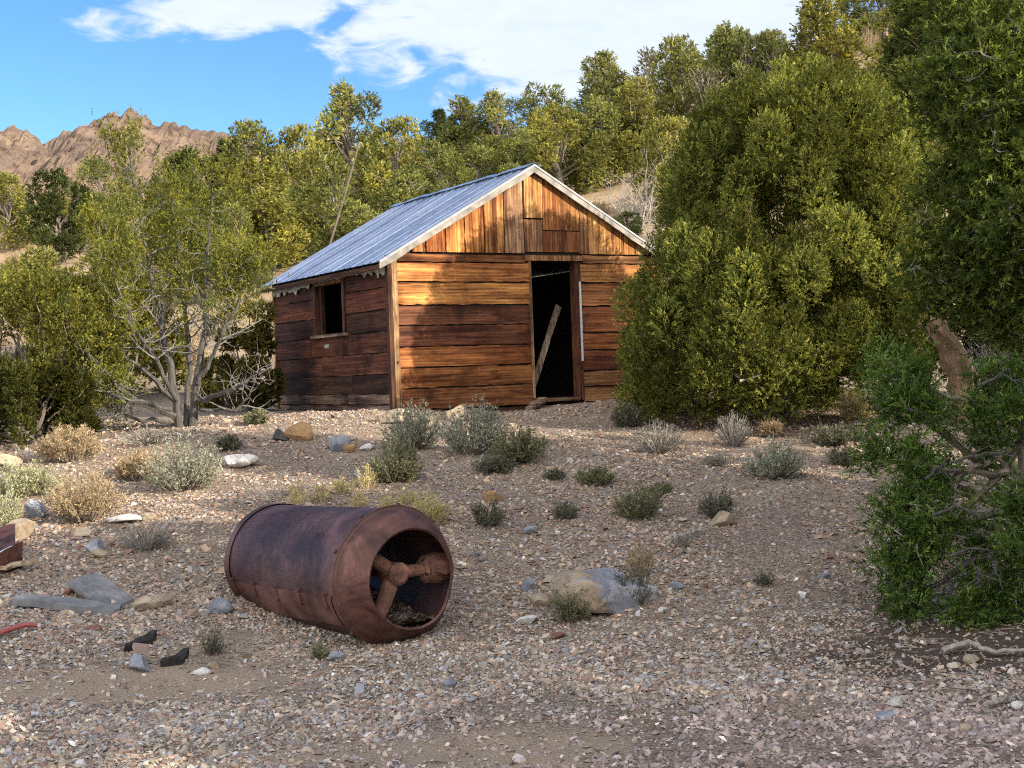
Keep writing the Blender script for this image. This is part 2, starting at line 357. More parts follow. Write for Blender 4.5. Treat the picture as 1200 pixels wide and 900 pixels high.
def rockmat(name, stops, scale=3.0, speck=.5):
    m, t, b, _ = newmat(name); oi = t.nodes.new('ShaderNodeObjectInfo')
    sv = t.nodes.new('ShaderNodeVectorMath'); sv.operation = 'SCALE'; t.links.new(oi.outputs['Location'], sv.inputs[0]); sv.inputs['Scale'].default_value = 3.7
    o = coords(t, 'Object', add=sv.outputs[0]); n = noise(t, o, scale, 8, .65, .6); n2 = noise(t, o, scale*9, 5, .7)
    c = ramp(t, n, stops); c = mixc(t, ramp(t, n2, [(.45, (0, 0, 0)), (.7, (speck, speck, speck))]), c, mixc(t, 1.0, c, (.45, .42, .4), 'MULTIPLY'))
    t.links.new(c, b.inputs['Base Color']); b.inputs['Roughness'].default_value = .85
    bump(t, b, mth(t, 'ADD', n, mth(t, 'MULTIPLY', n2, .5)), .7, .02); return m
M_ROCK = {
    'tan': rockmat('tan_stone', [(.3, (.20, .155, .11)), (.5, (.36, .29, .21)), (.7, (.48, .41, .32))]),
    'blue': rockmat('blue_grey_stone', [(.3, (.10, .11, .13)), (.5, (.24, .26, .31)), (.7, (.38, .41, .46))]),
    'white': rockmat('white_stone', [(.3, (.42, .41, .40)), (.55, (.62, .61, .60)), (.75, (.74, .73, .71))], speck=.25),
    'orange': rockmat('ochre_stone', [(.3, (.17, .095, .045)), (.5, (.32, .19, .085)), (.7, (.42, .30, .18))]),
    'red': rockmat('reddish_stone', [(.3, (.13, .06, .045)), (.5, (.24, .12, .09)), (.7, (.36, .23, .18))]),
    'dark': rockmat('dark_stone', [(.3, (.025, .024, .026)), (.5, (.06, .058, .06)), (.7, (.13, .12, .12))]),
}
def duomat():      # boulder: tan on one side, blue-grey lichen stained on the other
    m, t, b, _ = newmat('two_tone_boulder_stone'); o = coords(t); n = noise(t, o, 5, 8, .65, .5); n2 = noise(t, o, 34, 5, .7)
    se = t.nodes.new('ShaderNodeSeparateXYZ'); t.links.new(o, se.inputs[0])
    side = mth(t, 'ADD', mth(t, 'ADD', mth(t, 'ADD', se.outputs[0], .09), mth(t, 'MULTIPLY', se.outputs[2], .3)), mth(t, 'MULTIPLY', mth(t, 'SUBTRACT', noise(t, o, 7, 7, .7), .5), .55))
    fac = ramp(t, side, [(-.0, (0, 0, 0)), (.05, (.9, .9, .9))])
    a = ramp(t, n, [(.3, (.20, .15, .10)), (.5, (.36, .29, .21)), (.7, (.45, .38, .29))])
    c = ramp(t, n, [(.3, (.12, .13, .16)), (.5, (.25, .27, .33)), (.66, (.44, .45, .47)), (.8, (.30, .22, .16))])
    c = mixc(t, fac, a, c); c = mixc(t, ramp(t, n2, [(.45, (0, 0, 0)), (.7, (.45, .45, .45))]), c, mixc(t, 1.0, c, (.4, .38, .36), 'MULTIPLY'))
    t.links.new(c, b.inputs['Base Color']); b.inputs['Roughness'].default_value = .85
    bump(t, b, mth(t, 'ADD', n, mth(t, 'MULTIPLY', n2, .5)), .8, .02); return m
M_DUO = duomat()
m, t, b, _ = newmat('loose_stones'); t.links.new(mixc(t, mth(t, 'MULTIPLY', noise(t, coords(t), 45, 4, .7), .55), attr(t), mixc(t, 1.0, attr(t), (.45, .43, .42), 'MULTIPLY')), b.inputs['Base Color']); b.inputs['Roughness'].default_value = .85
M_PEB = m

# ------------------------------------------------------------------ terrain
def groundmat():
    m, t, b, _ = newmat('stony_ground'); p = wpos(t)
    se = t.nodes.new('ShaderNodeSeparateXYZ'); t.links.new(p, se.inputs[0]); gx, gy, gz = se.outputs
    big = noise(t, p, .55, 4, .6); mid = noise(t, p, 2.4, 5, .6); fine = noise(t, p, 60, 4, .7)
    soil = ramp(t, mid, [(.3, (.27, .205, .15)), (.5, (.38, .305, .23)), (.7, (.47, .39, .31))])
    def stones(scale, lo):
        v = t.nodes.new('ShaderNodeTexVoronoi'); v.inputs['Scale'].default_value = scale; t.links.new(p, v.inputs['Vector'])
        hv = t.nodes.new('ShaderNodeSeparateColor'); t.links.new(v.outputs['Color'], hv.inputs[0])
        c = ramp(t, hv.outputs[0], [(0, (.30, .22, .17)), (.2, (.40, .33, .26)), (.4, (.34, .24, .195)), (.55, (.48, .42, .35)), (.7, (.34, .34, .35)), (.82, (.25, .19, .15)), (.92, (.60, .57, .53))], 'CONSTANT')
        d = v.outputs['Distance']
        c = mixc(t, ramp(t, d, [(.3, (0, 0, 0)), (.62, (1, 1, 1))]), c, (.15, .115, .09))
        return c, mth(t, 'MULTIPLY', d, -1.0), hv.outputs[1]
    s1, h1, k1 = stones(48, .2); s2, h2, k2 = stones(105, .2)
    cov = mth(t, 'ADD', mth(t, 'MULTIPLY', mth(t, 'SUBTRACT', big, .5), 1.6), .55)
    c = mixc(t, mth(t, 'MULTIPLY', cov, .9, clamp=True), soil, s2)
    c = mixc(t, mth(t, 'GREATER_THAN', mth(t, 'ADD', k1, mth(t, 'MULTIPLY', mth(t, 'SUBTRACT', big, .5), 1.2)), .48), c, s1)
    # worn wheel track of fine brown dirt at the bottom of the slope
    def mask(x0, y0, rx, ry, n=1.2):
        q = mth(t, 'ADD', mth(t, 'POWER', mth(t, 'ABSOLUTE', mth(t, 'DIVIDE', mth(t, 'SUBTRACT', gx, x0), rx)), 2.0), mth(t, 'POWER', mth(t, 'ABSOLUTE', mth(t, 'DIVIDE', mth(t, 'SUBTRACT', gy, y0), ry)), 2.0))
        q = mth(t, 'SUBTRACT', 1.0, mth(t, 'SQRT', q))
        q = mth(t, 'ADD', q, mth(t, 'MULTIPLY', mth(t, 'SUBTRACT', mid, .5), n))
        return ramp(t, q, [(.05, (0, 0, 0)), (.4, (1, 1, 1))])
    dirt = mixc(t, fine, (.33, .25, .175), (.50, .40, .295))
    tr = mixc(t, 1.0, mask(-2.1, 7.35, 1.3, .55), mask(-.5, 5.9, 1.3, .45), 'LIGHTEN')
    c = mixc(t, mth(t, 'MULTIPLY', tr, .8), c, dirt)
    # needle litter under the juniper at the right
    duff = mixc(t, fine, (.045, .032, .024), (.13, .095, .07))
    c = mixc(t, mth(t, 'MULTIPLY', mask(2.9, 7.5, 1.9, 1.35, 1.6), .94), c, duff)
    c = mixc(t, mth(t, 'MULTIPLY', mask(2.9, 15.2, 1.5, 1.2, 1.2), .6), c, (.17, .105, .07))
    # the far slopes: sandy earth
    far = mth(t, 'MULTIPLY', mth(t, 'SUBTRACT', gy, 21.0), .08, clamp=True)
    hill = ramp(t, noise(t, p, .9, 8, .7), [(.3, (.27, .19, .115)), (.5, (.40, .30, .19)), (.7, (.50, .40, .275))])
    hill = mixc(t, ramp(t, noise(t, p, 6, 5, .7), [(.52, (0, 0, 0)), (.68, (.75, .75, .75))]), hill, (.20, .15, .09))
    c = mixc(t, far, c, hill)
    c = mixc(t, mth(t, 'MULTIPLY', fine, .5), c, mixc(t, 1.0, c, (.4, .37, .34), 'MULTIPLY'))
    t.links.new(c, b.inputs['Base Color']); b.inputs['Roughness'].default_value = .95; b.inputs['Specular IOR Level'].default_value = .2
    h = mth(t, 'ADD', mth(t, 'MULTIPLY', h1, .6), mth(t, 'ADD', mth(t, 'MULTIPLY', h2, .35), mth(t, 'MULTIPLY', fine, .3)))
    bump(t, b, h, .8, .015); return m
M_GROUND = groundmat()
ys = np.concatenate([np.linspace(-40, 3, 40), np.arange(3.1, 22, .07), np.arange(22.2, 100, .6), np.array([103, 108, 115, 125, 140, 170, 220, 320, 600, 1200, 3000])])
sx = np.linspace(-1, 1, 421); sx = np.sign(sx)*(.22*np.abs(sx)+.78*np.abs(sx)**3.2)
wy = np.maximum(45, np.abs(ys)*1.6)
Xg = sx[None]*wy[:, None]; Yg = np.repeat(ys[:, None], len(sx), 1); Zg = gh(Xg, Yg)
Zg = Zg + np.clip(1-np.abs(Yg-11)/9, 0, 1)*(.014*fbm(Xg*9, Yg*9, 2, 21))
nr, ncl = Xg.shape
g = Geo(); i = np.arange(nr-1)[:, None]*ncl; j = np.arange(ncl-1)[None]
g.add(np.stack([Xg, Yg, Zg], -1), np.stack([i+j, i+j+1, i+ncl+j+1, i+ncl+j], -1).reshape(-1, 4))
tag(g.build('ground', M_GROUND, smooth=True), 'stony tan desert slope rising from gravel track to wooded hillside', 'ground', kind='structure')

# far rocky mountain
mt_px = np.array([-260, -120, 0, 30, 50, 75, 100, 130, 165, 185, 200, 225, 260, 300, 350, 420, 520, 640])
mt_py = np.array([175, 150, 147, 149, 160, 150, 141, 131, 131, 140, 147, 151, 158, 166, 180, 196, 220, 245])
MY = 330.0
mp_ = np.array([P(a, b_, MY) for a, b_ in zip(mt_px, mt_py)])
mxs = np.linspace(mp_[0, 0], mp_[-1, 0], 420); top = np.interp(mxs, mp_[:, 0], mp_[:, 2])
vv = np.linspace(0, 1, 130)
XX = np.repeat(mxs[None], len(vv), 0); VV = np.repeat(vv[:, None], len(mxs), 1)
YY = MY - 150*(1-VV) + np.where(VV > .8, 0, 0)
crest = np.clip(1-(1-VV)*1.0, 0, 1)**1.25
ridge = 1-np.abs(2*fbm(XX*.055+9, YY*.022, 4, 31, .55)); ridge2 = 1-np.abs(2*fbm(XX*.24, YY*.07, 4, 37, .6))
ZZ = top[None]*crest + (ridge-.72)*9*np.clip(VV*1.6, 0, 1)*np.clip(1.12-VV, .12, 1) + (ridge2-.7)*4.6*np.clip(VV*2-.3, 0, 1)*np.clip(1.25-VV, .35, 1)
ZZ += 2.4*(np.floor(fbm(XX*.2, YY*.14, 3, 41)*6)/6)*np.clip(VV*2-.6, 0, 1)
g = Geo(); nr, ncl = XX.shape; i = np.arange(nr-1)[:, None]*ncl; j = np.arange(ncl-1)[None]
g.add(np.stack([XX, YY, ZZ], -1), np.stack([i+j, i+j+1, i+ncl+j+1, i+ncl+j], -1).reshape(-1, 4))
# back slope, so that it has depth
bx = np.concatenate([np.stack([mxs, np.full_like(mxs, MY), ZZ[-1]], -1), np.stack([mxs, np.full_like(mxs, MY+160), np.full_like(mxs, -20)], -1)])
k = np.arange(len(mxs)-1); n_ = len(mxs); g.add(bx, np.stack([k, k+1, n_+k+1, n_+k], -1))
m, t, b, _ = newmat('mountain_rock'); p = wpos(t)
n = noise(t, p, .06, 10, .72, .6); n2 = noise(t, p, .35, 8, .7)
c = ramp(t, n, [(.3, (.10, .065, .055)), (.45, (.185, .13, .10)), (.58, (.265, .19, .142)), (.75, (.35, .27, .20))])
c = mixc(t, ramp(t, n2, [(.38, (1, 1, 1)), (.5, (0, 0, 0))]), c, (.09, .052, .042))
gn = t.nodes.new('ShaderNodeNewGeometry'); sn = t.nodes.new('ShaderNodeSeparateXYZ'); t.links.new(gn.outputs['Normal'], sn.inputs[0]); sz = t.nodes.new('ShaderNodeSeparateXYZ'); t.links.new(p, sz.inputs[0])
low = mth(t, 'SUBTRACT', 1.0, mth(t, 'MULTIPLY', mth(t, 'SUBTRACT', sz.outputs[2], 34.0), .05, clamp=True), clamp=True)
low = mth(t, 'ADD', low, mth(t, 'MULTIPLY', mth(t, 'SUBTRACT', n, .5), 1.6), clamp=True)
c = mixc(t, mth(t, 'MULTIPLY', low, .8), c, (.33, .215, .13))
c = mixc(t, ramp(t, voro(t, p, .22, 'F1', 'Distance'), [(.16, (.6, .6, .6)), (.28, (0, 0, 0))]), c, (.12, .11, .06))
t.links.new(c, b.inputs['Base Color']); b.inputs['Roughness'].default_value = .95; bump(t, b, n2, .9, 3.0)
tag(g.build('mountain', m), 'bare reddish brown rocky mountain against blue sky beyond the trees', 'mountain', kind='structure')

# ------------------------------------------------------------------ plants
def unit(v): return v/(np.linalg.norm(v, axis=-1, keepdims=True)+1e-9)
def sprays(geo, C, A, L, nb, bl, bw, c0, c1, R, tipgain=.35, spread=.75, hue=(1, 1, 1)):
    """Tufts of small leaf blades: C centres, A axes, L axis lengths, c0..c1 the colour range (one draw per tuft)."""
    c0, c1 = np.asarray(c0)*hue, np.asarray(c1)*hue; n = len(C); mix = R.random((n, 1))**1.3
    base = np.asarray(c0)[None]*(1-mix)+np.asarray(c1)[None]*mix
    base = base*R.uniform(.75, 1.25, (n, 1))
    for k in range(nb):
        s = (k+.5)/nb
        B0 = C + A*(L[:, None]*(s*R.uniform(.8, 1.1, (n, 1))))
        rd = unit(R.normal(size=(n, 3))); rd = unit(rd-A*np.sum(rd*A, 1, keepdims=True))
        ca = R.uniform(.35, .95, (n, 1)) + (.5 if k == nb-1 else 0)
        D = unit(A*ca+rd*spread)
        ln = bl*R.uniform(.6, 1.3, (n, 1))
        wv = unit(np.cross(D, R.normal(size=(n, 3))))*(bw*R.uniform(.7, 1.3, (n, 1)))
        V = np.stack([B0-D*ln*.1, B0+D*ln*.45+wv, B0+D*ln, B0+D*ln*.45-wv], 1).reshape(-1, 3)
        cc = np.repeat(base*(1+tipgain*(s-.5)*2*R.uniform(.3, 1, (n, 1))), 4, 0)
        geo.add(V, np.arange(4*n).reshape(-1, 4), np.clip(cc, .004, .6))
def lobe_points(lobes, n, R, inner=.55, up=.55, shell=.45):
    """Random points in the outer layer of a union of ellipsoids, with an outward and upward axis."""
    lobes = np.asarray(lobes, float); c, r = lobes[:, :3], lobes[:, 3:6]
    area = (r[:, 0]*r[:, 1]+r[:, 0]*r[:, 2]+r[:, 1]*r[:, 2]); pr = area/area.sum()
    k = R.choice(len(c), int(n*1.7), p=pr); d = unit(R.normal(size=(len(k), 3)))
    rad = 1-shell*R.random((len(k), 1))**1.6
    p = c[k]+d*r[k]*rad; nrm = unit(d/r[k])
    depth = np.full(len(k), 9.0)
    for q in range(len(c)):
        e = np.sum(((p-c[q])/r[q])**2, 1); e[k == q] = 9; depth = np.minimum(depth, e)
    ok = depth > inner**2
    p, nrm = p[ok][:n], nrm[ok][:n]
    ax = unit(nrm*.8+np.array([0, 0, up])+R.normal(size=p.shape)*.35)
    return p, ax, k[ok][:n]
def limb(geo, p0, p1, r0, r1, R, n=7, wob=.12, sides=6, col=None):
    t = np.linspace(0, 1, n)[:, None]; L = np.linalg.norm(np.asarray(p1)-np.asarray(p0))
    pts = np.asarray(p0)*(1-t)+np.asarray(p1)*t
    w = np.cumsum(R.normal(size=(n, 3)), 0)*wob*L/n; w -= w[0]; w -= t*w[-1]
    pts = pts+w; geo.tube(pts, (r0*(1-t)+r1*t).ravel(), sides, col); return pts

OLIVE0, OLIVE1 = (.115, .13, .045), (.275, .275, .085)
def far_juniper(seed, width=.75, form='full', ntuft=1500, c0=OLIVE0, c1=OLIVE1, grey=.0, blade=(.020, .0062)):
    """A juniper one unit tall, for the hillside: trunk with limbs, crown of leaf sprays, dead twigs."""
    R = np.random.default_rng(seed)
    T = Geo(); lean = R.normal(size=2)*.05
    top = np.array([lean[0], lean[1], .8])
    limb(T, (0, 0, -.05), top, .035, .006, R, 9, .25)
    lobes = []; twigs = Geo(); K = {'full': 26, 'tall': 22, 'wispy': 24, 'round': 22}[form]
    for q in range(K):
        z = .10+.84*((q+R.random())/K)
        if form == 'round': prof = math.sqrt(max(.05, 1-(2*z-.95)**2))
        elif form == 'tall': prof = .25+.75*(1-z)**.8
        else: prof = min(1, .62+z*1.3)*(1-z**2.2)**.7+.12
        a = R.random()*2*math.pi; rr = width*.5*prof*R.uniform(.35, .95)
        c = np.array([lean[0]*z+rr*math.cos(a), lean[1]*z+rr*math.sin(a), z])
        s = R.uniform(.075, .135)*(1.1-.45*z)*(1.0 if form != 'wispy' else .8)
        lobes.append((*c, s*R.uniform(.8, 1.2), s*R.uniform(.8, 1.2), s*R.uniform(1.0, 1.7)))
        limb(T, (lean[0]*z*.6, lean[1]*z*.6, max(.03, z*.55)), c, .012, .003, R, 5, .2, 4)
    for q in range(7):
        z = .9+.1*R.random(); a = R.random()*6.28; rr = width*.16*R.random()
        lobes.append((lean[0]+rr*math.cos(a), lean[1]+rr*math.sin(a), z-.04, .03, .03, .065))
    p, ax, k = lobe_points(lobes, int(ntuft*1.9), R)
    cr = Geo(); tone = R.uniform(.75, 1.25, len(lobes)); yel = R.uniform(0, 1, len(lobes))
    # each bough has its own tone, as sprays of different age do
    for grp in range(4):
        sel = (k % 4) == grp
        f = [.72, .95, 1.1, 1.35][grp]; yb = [0, .25, .1, .45][grp]
        a0 = np.array(c0)*f; a1 = np.array(c1)*f*(1+np.array([.25, .05, -.2])*yb)
        g_ = (.16, .145, .115); a0 = a0*(1-grey)+np.array(g_)*.6*grey; a1 = a1*(1-grey)+np.array(g_)*1.3*grey
        sprays(cr, p[sel], ax[sel], np.full(sel.sum(), .042), 7, blade[0], blade[1], a0, a1, R, spread=.55, hue=(1.03, 1.10, 1.2))
    nt_ = {'wispy': 70, 'full': 26, 'tall': 30, 'round': 14}[form]
    for q in range(nt_):
        l = lobes[R.integers(len(lobes))]; c = np.array(l[:3]); d = unit(np.array([c[0], c[1], .15])+R.normal(size=3)*.15)
        limb(T, c*np.array([.5, .5, .85]), c+d*R.uniform(.05, .15), .005, .0016, R, 5, .3, 4, (.95, .93, .9))
    return T, cr, twigs
def make_tree(name, geos, label, loc, mats=(M_BARK, M_LEAF, M_DEAD), cat='tree', group=None, rz=0, sc=1):
    r = thing(name, label, cat, loc, rz, group); r.scale = (sc, sc, sc) if np.ndim(sc) == 0 else tuple(sc)
    T, cr, tw = geos
    if T is not None: T.build('trunk', mats[0], r)
    if cr is not None: cr.build('crown', mats[1], r)
    if tw is not None and tw.n: tw.build('dead_branches', mats[2], r)
    return r
VAR = {
    'a': far_juniper(11, .78, 'full'), 'b': far_juniper(12, .66, 'full', c0=(.10, .112, .035), c1=(.25, .25, .072)),
    'c': far_juniper(13, .95, 'round', c0=(.09, .105, .036), c1=(.22, .225, .07)), 'd': far_juniper(14, .55, 'tall'),
    'e': far_juniper(15, .62, 'wispy', 1500, grey=.12), 'f': far_juniper(16, .70, 'round', 1900, c0=(.032, .044, .018), c1=(.095, .11, .036)),
    'g': far_juniper(17, .6, 'tall', 1700, c0=(.12, .125, .036), c1=(.31, .28, .07)), 'h': far_juniper(18, .62, 'wispy', 420, grey=.75),
    'i': far_juniper(19, .85, 'full', 1900, c0=(.125, .13, .038), c1=(.32, .295, .08)),
    'j': far_juniper(20, .6, 'tall', 1900, c0=(.04, .054, .018), c1=(.12, .135, .038)),
}
PROTO = {}
GH = 'junipers scattered over the hillside'
def hill_tree(v, px, ytop, ybase, wpx, label, group=GH):
    b0 = G(px, ybase, 22.5, 110); sc = (ybase-ytop)*b0[1]/F_PX
    w = 1.22*wpx*b0[1]/F_PX/{'a': .86, 'b': .74, 'c': 1.05, 'd': .52, 'e': .66, 'f': .82, 'g': .55, 'h': .6, 'i': .92, 'j': .55}[v]
    rz = random.uniform(0, 6.28)
    S = (w, w, sc)
    if v not in PROTO:
        PROTO[v] = make_tree('juniper_tree', VAR[v], label, b0, group=group, rz=rz, sc=S); return PROTO[v]
    return dup(PROTO[v], b0, rz, S, label, group)
TREES = [
 ('i', 14, 205, 292, 84, 'bright yellow green juniper on the sunlit slope, at the left edge below the bare mountain'),
 ('f', 74, 200, 306, 74, 'dark dense juniper standing alone on the pale slope below the rocky mountain'),
 ('c', 128, 186, 262, 84, 'dull green juniper just behind the dark dense one, under the mountain foot'),
 ('j', 222, 178, 285, 66, 'dark green juniper seen between the two tops of the twin trunk juniper'),
 ('f', 262, 165, 262, 60, 'small dark juniper right of the mountain foot, behind the twin trunk juniper'),
 ('b', 306, 144, 262, 84, 'rounded green juniper on the skyline where the mountain ridge ends'),
 ('i', 350, 150, 290, 84, 'broad yellow green juniper on the skyline, left of the thin leaning pole'),
 ('g', 318, 190, 320, 78, 'tall olive juniper close behind the far eave of the cabin, left of the pole'),
 ('e', 420, 104, 250, 92, 'tallest thin topped juniper above the cabin roof, right behind the leaning pole'),
 ('a', 400, 185, 318, 104, 'big leafy juniper behind the metal roof at the foot of the leaning pole'),
 ('g', 372, 168, 300, 64, 'narrow olive juniper just left of the leaning pole, behind the roof'),
 ('i', 470, 140, 258, 92, 'yellow green juniper behind the middle of the metal roof ridge'),
 ('f', 512, 130, 190, 48, 'small round dark juniper on the skyline above the middle of the roof'),
 ('d', 548, 122, 212, 56, 'slender juniper on the skyline left of the roof peak'),
 ('e', 586, 112, 200, 66, 'thin brownish juniper on the skyline just left of the roof peak'),
 ('a', 520, 165, 262, 92, 'wide green juniper touching the metal roof left of the peak'),
 ('b', 578, 162, 242, 76, 'green juniper directly behind the roof peak'),
 ('c', 640, 104, 196, 84, 'round dull green juniper on the skyline just right of the roof peak'),
 ('i', 655, 128, 232, 106, 'wide bright juniper right of the roof peak, over bare sandy ground'),
 ('e', 702, 66, 178, 74, 'tall juniper with bare spiky top standing above the sandy clearing'),
 ('a', 702, 112, 222, 84, 'leafy juniper at the top of the sandy clearing, left of the grey dead shrub'),
 ('g', 744, 92, 212, 62, 'upright olive juniper above the grey dead shrub'),
 ('h', 772, 58, 150, 62, 'grey half dead juniper on the skyline, left of the greener ones up the ridge'),
 ('b', 806, 44, 165, 74, 'green juniper on the skyline above the left shoulder of the big round juniper'),
 ('h', 826, 82, 178, 60, 'half dead juniper with bare grey twigs, above the left top of the big round juniper'),
 ('i', 790, 140, 258, 84, 'yellow green juniper right behind the left side of the big round juniper'),
 ('d', 850, 34, 168, 58, 'slim juniper with ragged dark top on the ridge'),
 ('e', 880, 36, 165, 62, 'thin juniper with visible trunk, on the ridge above the big round juniper'),
 ('a', 912, 40, 160, 70, 'full green juniper left of the tall pointed one on the ridge'),
 ('g', 972, 4, 150, 96, 'tall pointed bright juniper rising behind the top of the big round juniper'),
 ('c', 1000, -8, 60, 62, 'dull green juniper at the very top of the ridge, above the bare dirt patch'),
 ('b', 1036, -24, 52, 74, 'big green juniper at the top of the ridge right of the pointed one'),
 ('j', 1066, -10, 130, 62, 'dark juniper beside the bare dirt patch, left of the near right hand crown'),
 ('j', 1110, -30, 160, 110, 'dark juniper high behind the near crown at the right edge'),
 ('c', 1170, -40, 180, 120, 'green juniper mostly hidden by the near crown at the right edge'),
 ('e', 950, 60, 150, 60, 'thin olive juniper left beside the pointed bright one on the ridge'),
 ('f', 735, 248, 286, 42, 'small dark bushy juniper peeping over the lower right end of the roof'),
 ('i', 60, 295, 420, 130, 'low yellowish juniper at left edge, in front of the pale slope'),
 ('a', 285, 238, 340, 60, 'patchy juniper in the gap between twin trunk juniper and the far eave'),
]
for a in TREES: hill_tree(*a)
# the smaller ones between them, that nothing tells apart
R = np.random.default_rng(5)
for k in range(110):
    px = R.uniform(-60, 1260); y = R.uniform(40, 85); a = (px-600)/F_PX
    b0 = np.array([a*y, y, 0]); b0[2] = float(gh(b0[0], b0[1]))
    if 640 < px < 780 and y < 70: continue
    if px < 330 and y < 66 and px < 120: continue
    if 1000 < px < 1040 : continue
    s = R.uniform(1.5, 2.7); v = 'abcijgde'[R.integers(8)]
    dup(PROTO[v], b0, R.random()*6.28, (s*1.45, s*1.45, s), 'small juniper filling in the hillside between the larger ones', 'small junipers filling the hillside')

# ------------------------------------------------------------------ the cabin
TH = .5214; Uv = np.array([math.cos(TH), math.sin(TH), 0]); Vv = np.array([-math.sin(TH), math.cos(TH), 0])
CB = np.array([-1.4372, 16.6012, 1.1668]); FW, DL, HW, RH = 4.06, 3.95, 1.93, 3.08
SL = (RH-HW)/(FW/2)
cabin = thing('cabin', 'weathered brown board cabin with blue grey metal roof, open doorway and square window', 'cabin', CB, TH)
R = np.random.default_rng(3)
def board(geo, a0, a1, z0, z1, y0, y1, tint, axis='x', n=14, jag=.004, cut=None):
    """A plank with a slightly uneven edge. axis x: runs along the front; y: along the side; z: upright on the front."""
    tint = np.asarray(tint)*np.array([.80, .725, .685])
    s = np.linspace(0, 1, n)
    lo = R.normal(size=n)*jag; hi = R.normal(size=n)*jag; dy = np.cumsum(R.normal(size=n))*.0012
    V = []
    for k in range(n):
        if axis in 'xy':
            a = a0+(a1-a0)*s[k]; zl, zh = z0+lo[k], z1+hi[k]
            q = [(a, y0+dy[k], zl), (a, y1, zl), (a, y1, zh), (a, y0+dy[k], zh)]
            if axis == 'y': q = [(b[1], b[0], b[2]) for b in q]
        else:
            zl = z0; zt0 = cut(a0) if cut else z1; zt1 = cut(a1) if cut else z1
            e0, e1 = a0+lo[k], a1+hi[k]
            q = [(e0, y0+dy[k], zl+(zt0-zl)*s[k]), (e0, y1, zl+(zt0-zl)*s[k]), (e1, y1, zl+(zt1-zl)*s[k]), (e1, y0+dy[k], zl+(zt1-zl)*s[k])]
        V += q
    Fq = []
    for k in range(n-1):
        b0 = 4*k
        for e in range(4): Fq.append((b0+e, b0+(e+1) % 4, b0+4+(e+1) % 4, b0+4+e))
    Fq += [(0, 3, 2, 1), (4*n-4, 4*n-3, 4*n-2, 4*n-1)]
    geo.add(V, Fq, tint)
def tin(base, v=.12):
    return np.array(base)*R.uniform(1-v, 1+v)*np.array([1, R.uniform(.96, 1.04), R.uniform(.9, 1.1)])
ORG = (.58, .27, .085); BRN = (.36, .165, .065); DRK = (.15, .066, .036); PALE = (.62, .44, .24); GRY = (.36, .31, .26); RED = (.22, .085, .042)
DX0, DX1, DZ0, DZ1 = 1.955, 2.645, .10, 1.868
# front wall
g = Geo(); zl = [.02, .29, .545, .80, 1.06, 1.31, 1.595, 1.84]
tl = [(.36, .17, .075), (.46, .22, .09), (.45, .205, .08), (.24, .105, .062), (.20, .092, .06), (.64, .33, .12), (.74, .38, .135)]  # middle boards darker: weathering, with some shadow put into the tint
for k in range(7): board(g, .075, DX0-.012, zl[k]+.009, zl[k+1]-.010, -.025+R.uniform(-.004, .004), .0, tin(tl[k], .08), 'x', 22)
board(g, .075, DX0-.05, 1.846, 1.935, -.032, .0, tin(BRN), 'x', 18)
zr = [.02, .22, .43, .70, .93, 1.28, 1.59, 1.84]; tr_ = [(.42, .26, .13), (.36, .2, .1), (.30, .12, .055), (.46, .2, .08), (.40, .165, .07), (.50, .25, .10), (.56, .3, .115)]
for k in range(7): board(g, DX1+.085, FW-.01, zr[k]+.010, zr[k+1]-.012, -.025+R.uniform(-.004, .004), .0, tin(tr_[k], .08), 'x', 14)
board(g, DX1+.13, FW-.01, 1.846, 1.945, -.03, .0, tin((.45, .28, .13)), 'x', 12)
g.build('front_wall', M_WX, cabin)
# gable
def roofz(a, d=.0): return (RH-SL*abs(a-FW/2))-d
g = Geo(); gx = [.10, .29, .48, .757, 1.03, 1.31, 1.6, 1.894]
gt = [PALE, (.55, .33, .14), ORG, (.62, .33, .11), (.60, .30, .10), (.62, .36, .13), (.44, .31, .19)]
def cut(a): return roofz(a, .06)
for k in range(7):
    a, b2 = gx[k]+.009, gx[k+1]-.010
    if cut(a) > 1.99: board(g, a, b2, 1.965, 0, -.04+R.uniform(-.006, .004), -.005, tin(gt[k], .1)*1.3, 'z', 8, .003, cut)
gx2 = [2.735, 2.87, 3.15, 3.43, 3.62, 3.85]; gt2 = [(.46, .3, .16), (.60, .36, .15), (.55, .32, .13), (.5, .26, .1), PALE]
for k in range(5): board(g, gx2[k]+.007, gx2[k+1]-.008, 1.965, 0, -.04+R.uniform(-.006, .004), -.005, tin(gt2[k], .1)*1.3, 'z', 8, .003, cut)
board(g, 2.452, 2.728, 2.268, 0, -.036, -.005, tin((.64, .38, .16)), 'z', 8, .003, cut); board(g, 2.182, 2.446, 2.268, 0, -.038, -.005, tin((.6, .32, .12)), 'z', 8, .003, cut)
for a, b2, c in ((2.182, 2.31, RED), (2.316, 2.52, (.4, .2, .085)), (2.526, 2.728, (.34, .16, .07))): board(g, a, b2, 1.985, 2.255, -.036, -.005, tin(c), 'z', 5, .003)
board(g, 1.902, 2.172, 1.985, 2.40, -.03, -.005, tin((.5, .33, .17)), 'z', 6, .003)
g.build('gable_boards', M_WZ, cabin)
g = Geo(); board(g, 1.905, 2.03, 2.42, 0, -.048, -.012, tin((.62, .42, .2)), 'z', 8, .003, lambda a: roofz(a, .08)); board(g, 2.034, 2.172, 2.42, 0, -.046, -.012, tin((.56, .33, .14)), 'z', 8, .003, lambda a: roofz(a, .08))
g.build('loft_hatch', M_WZ, cabin)
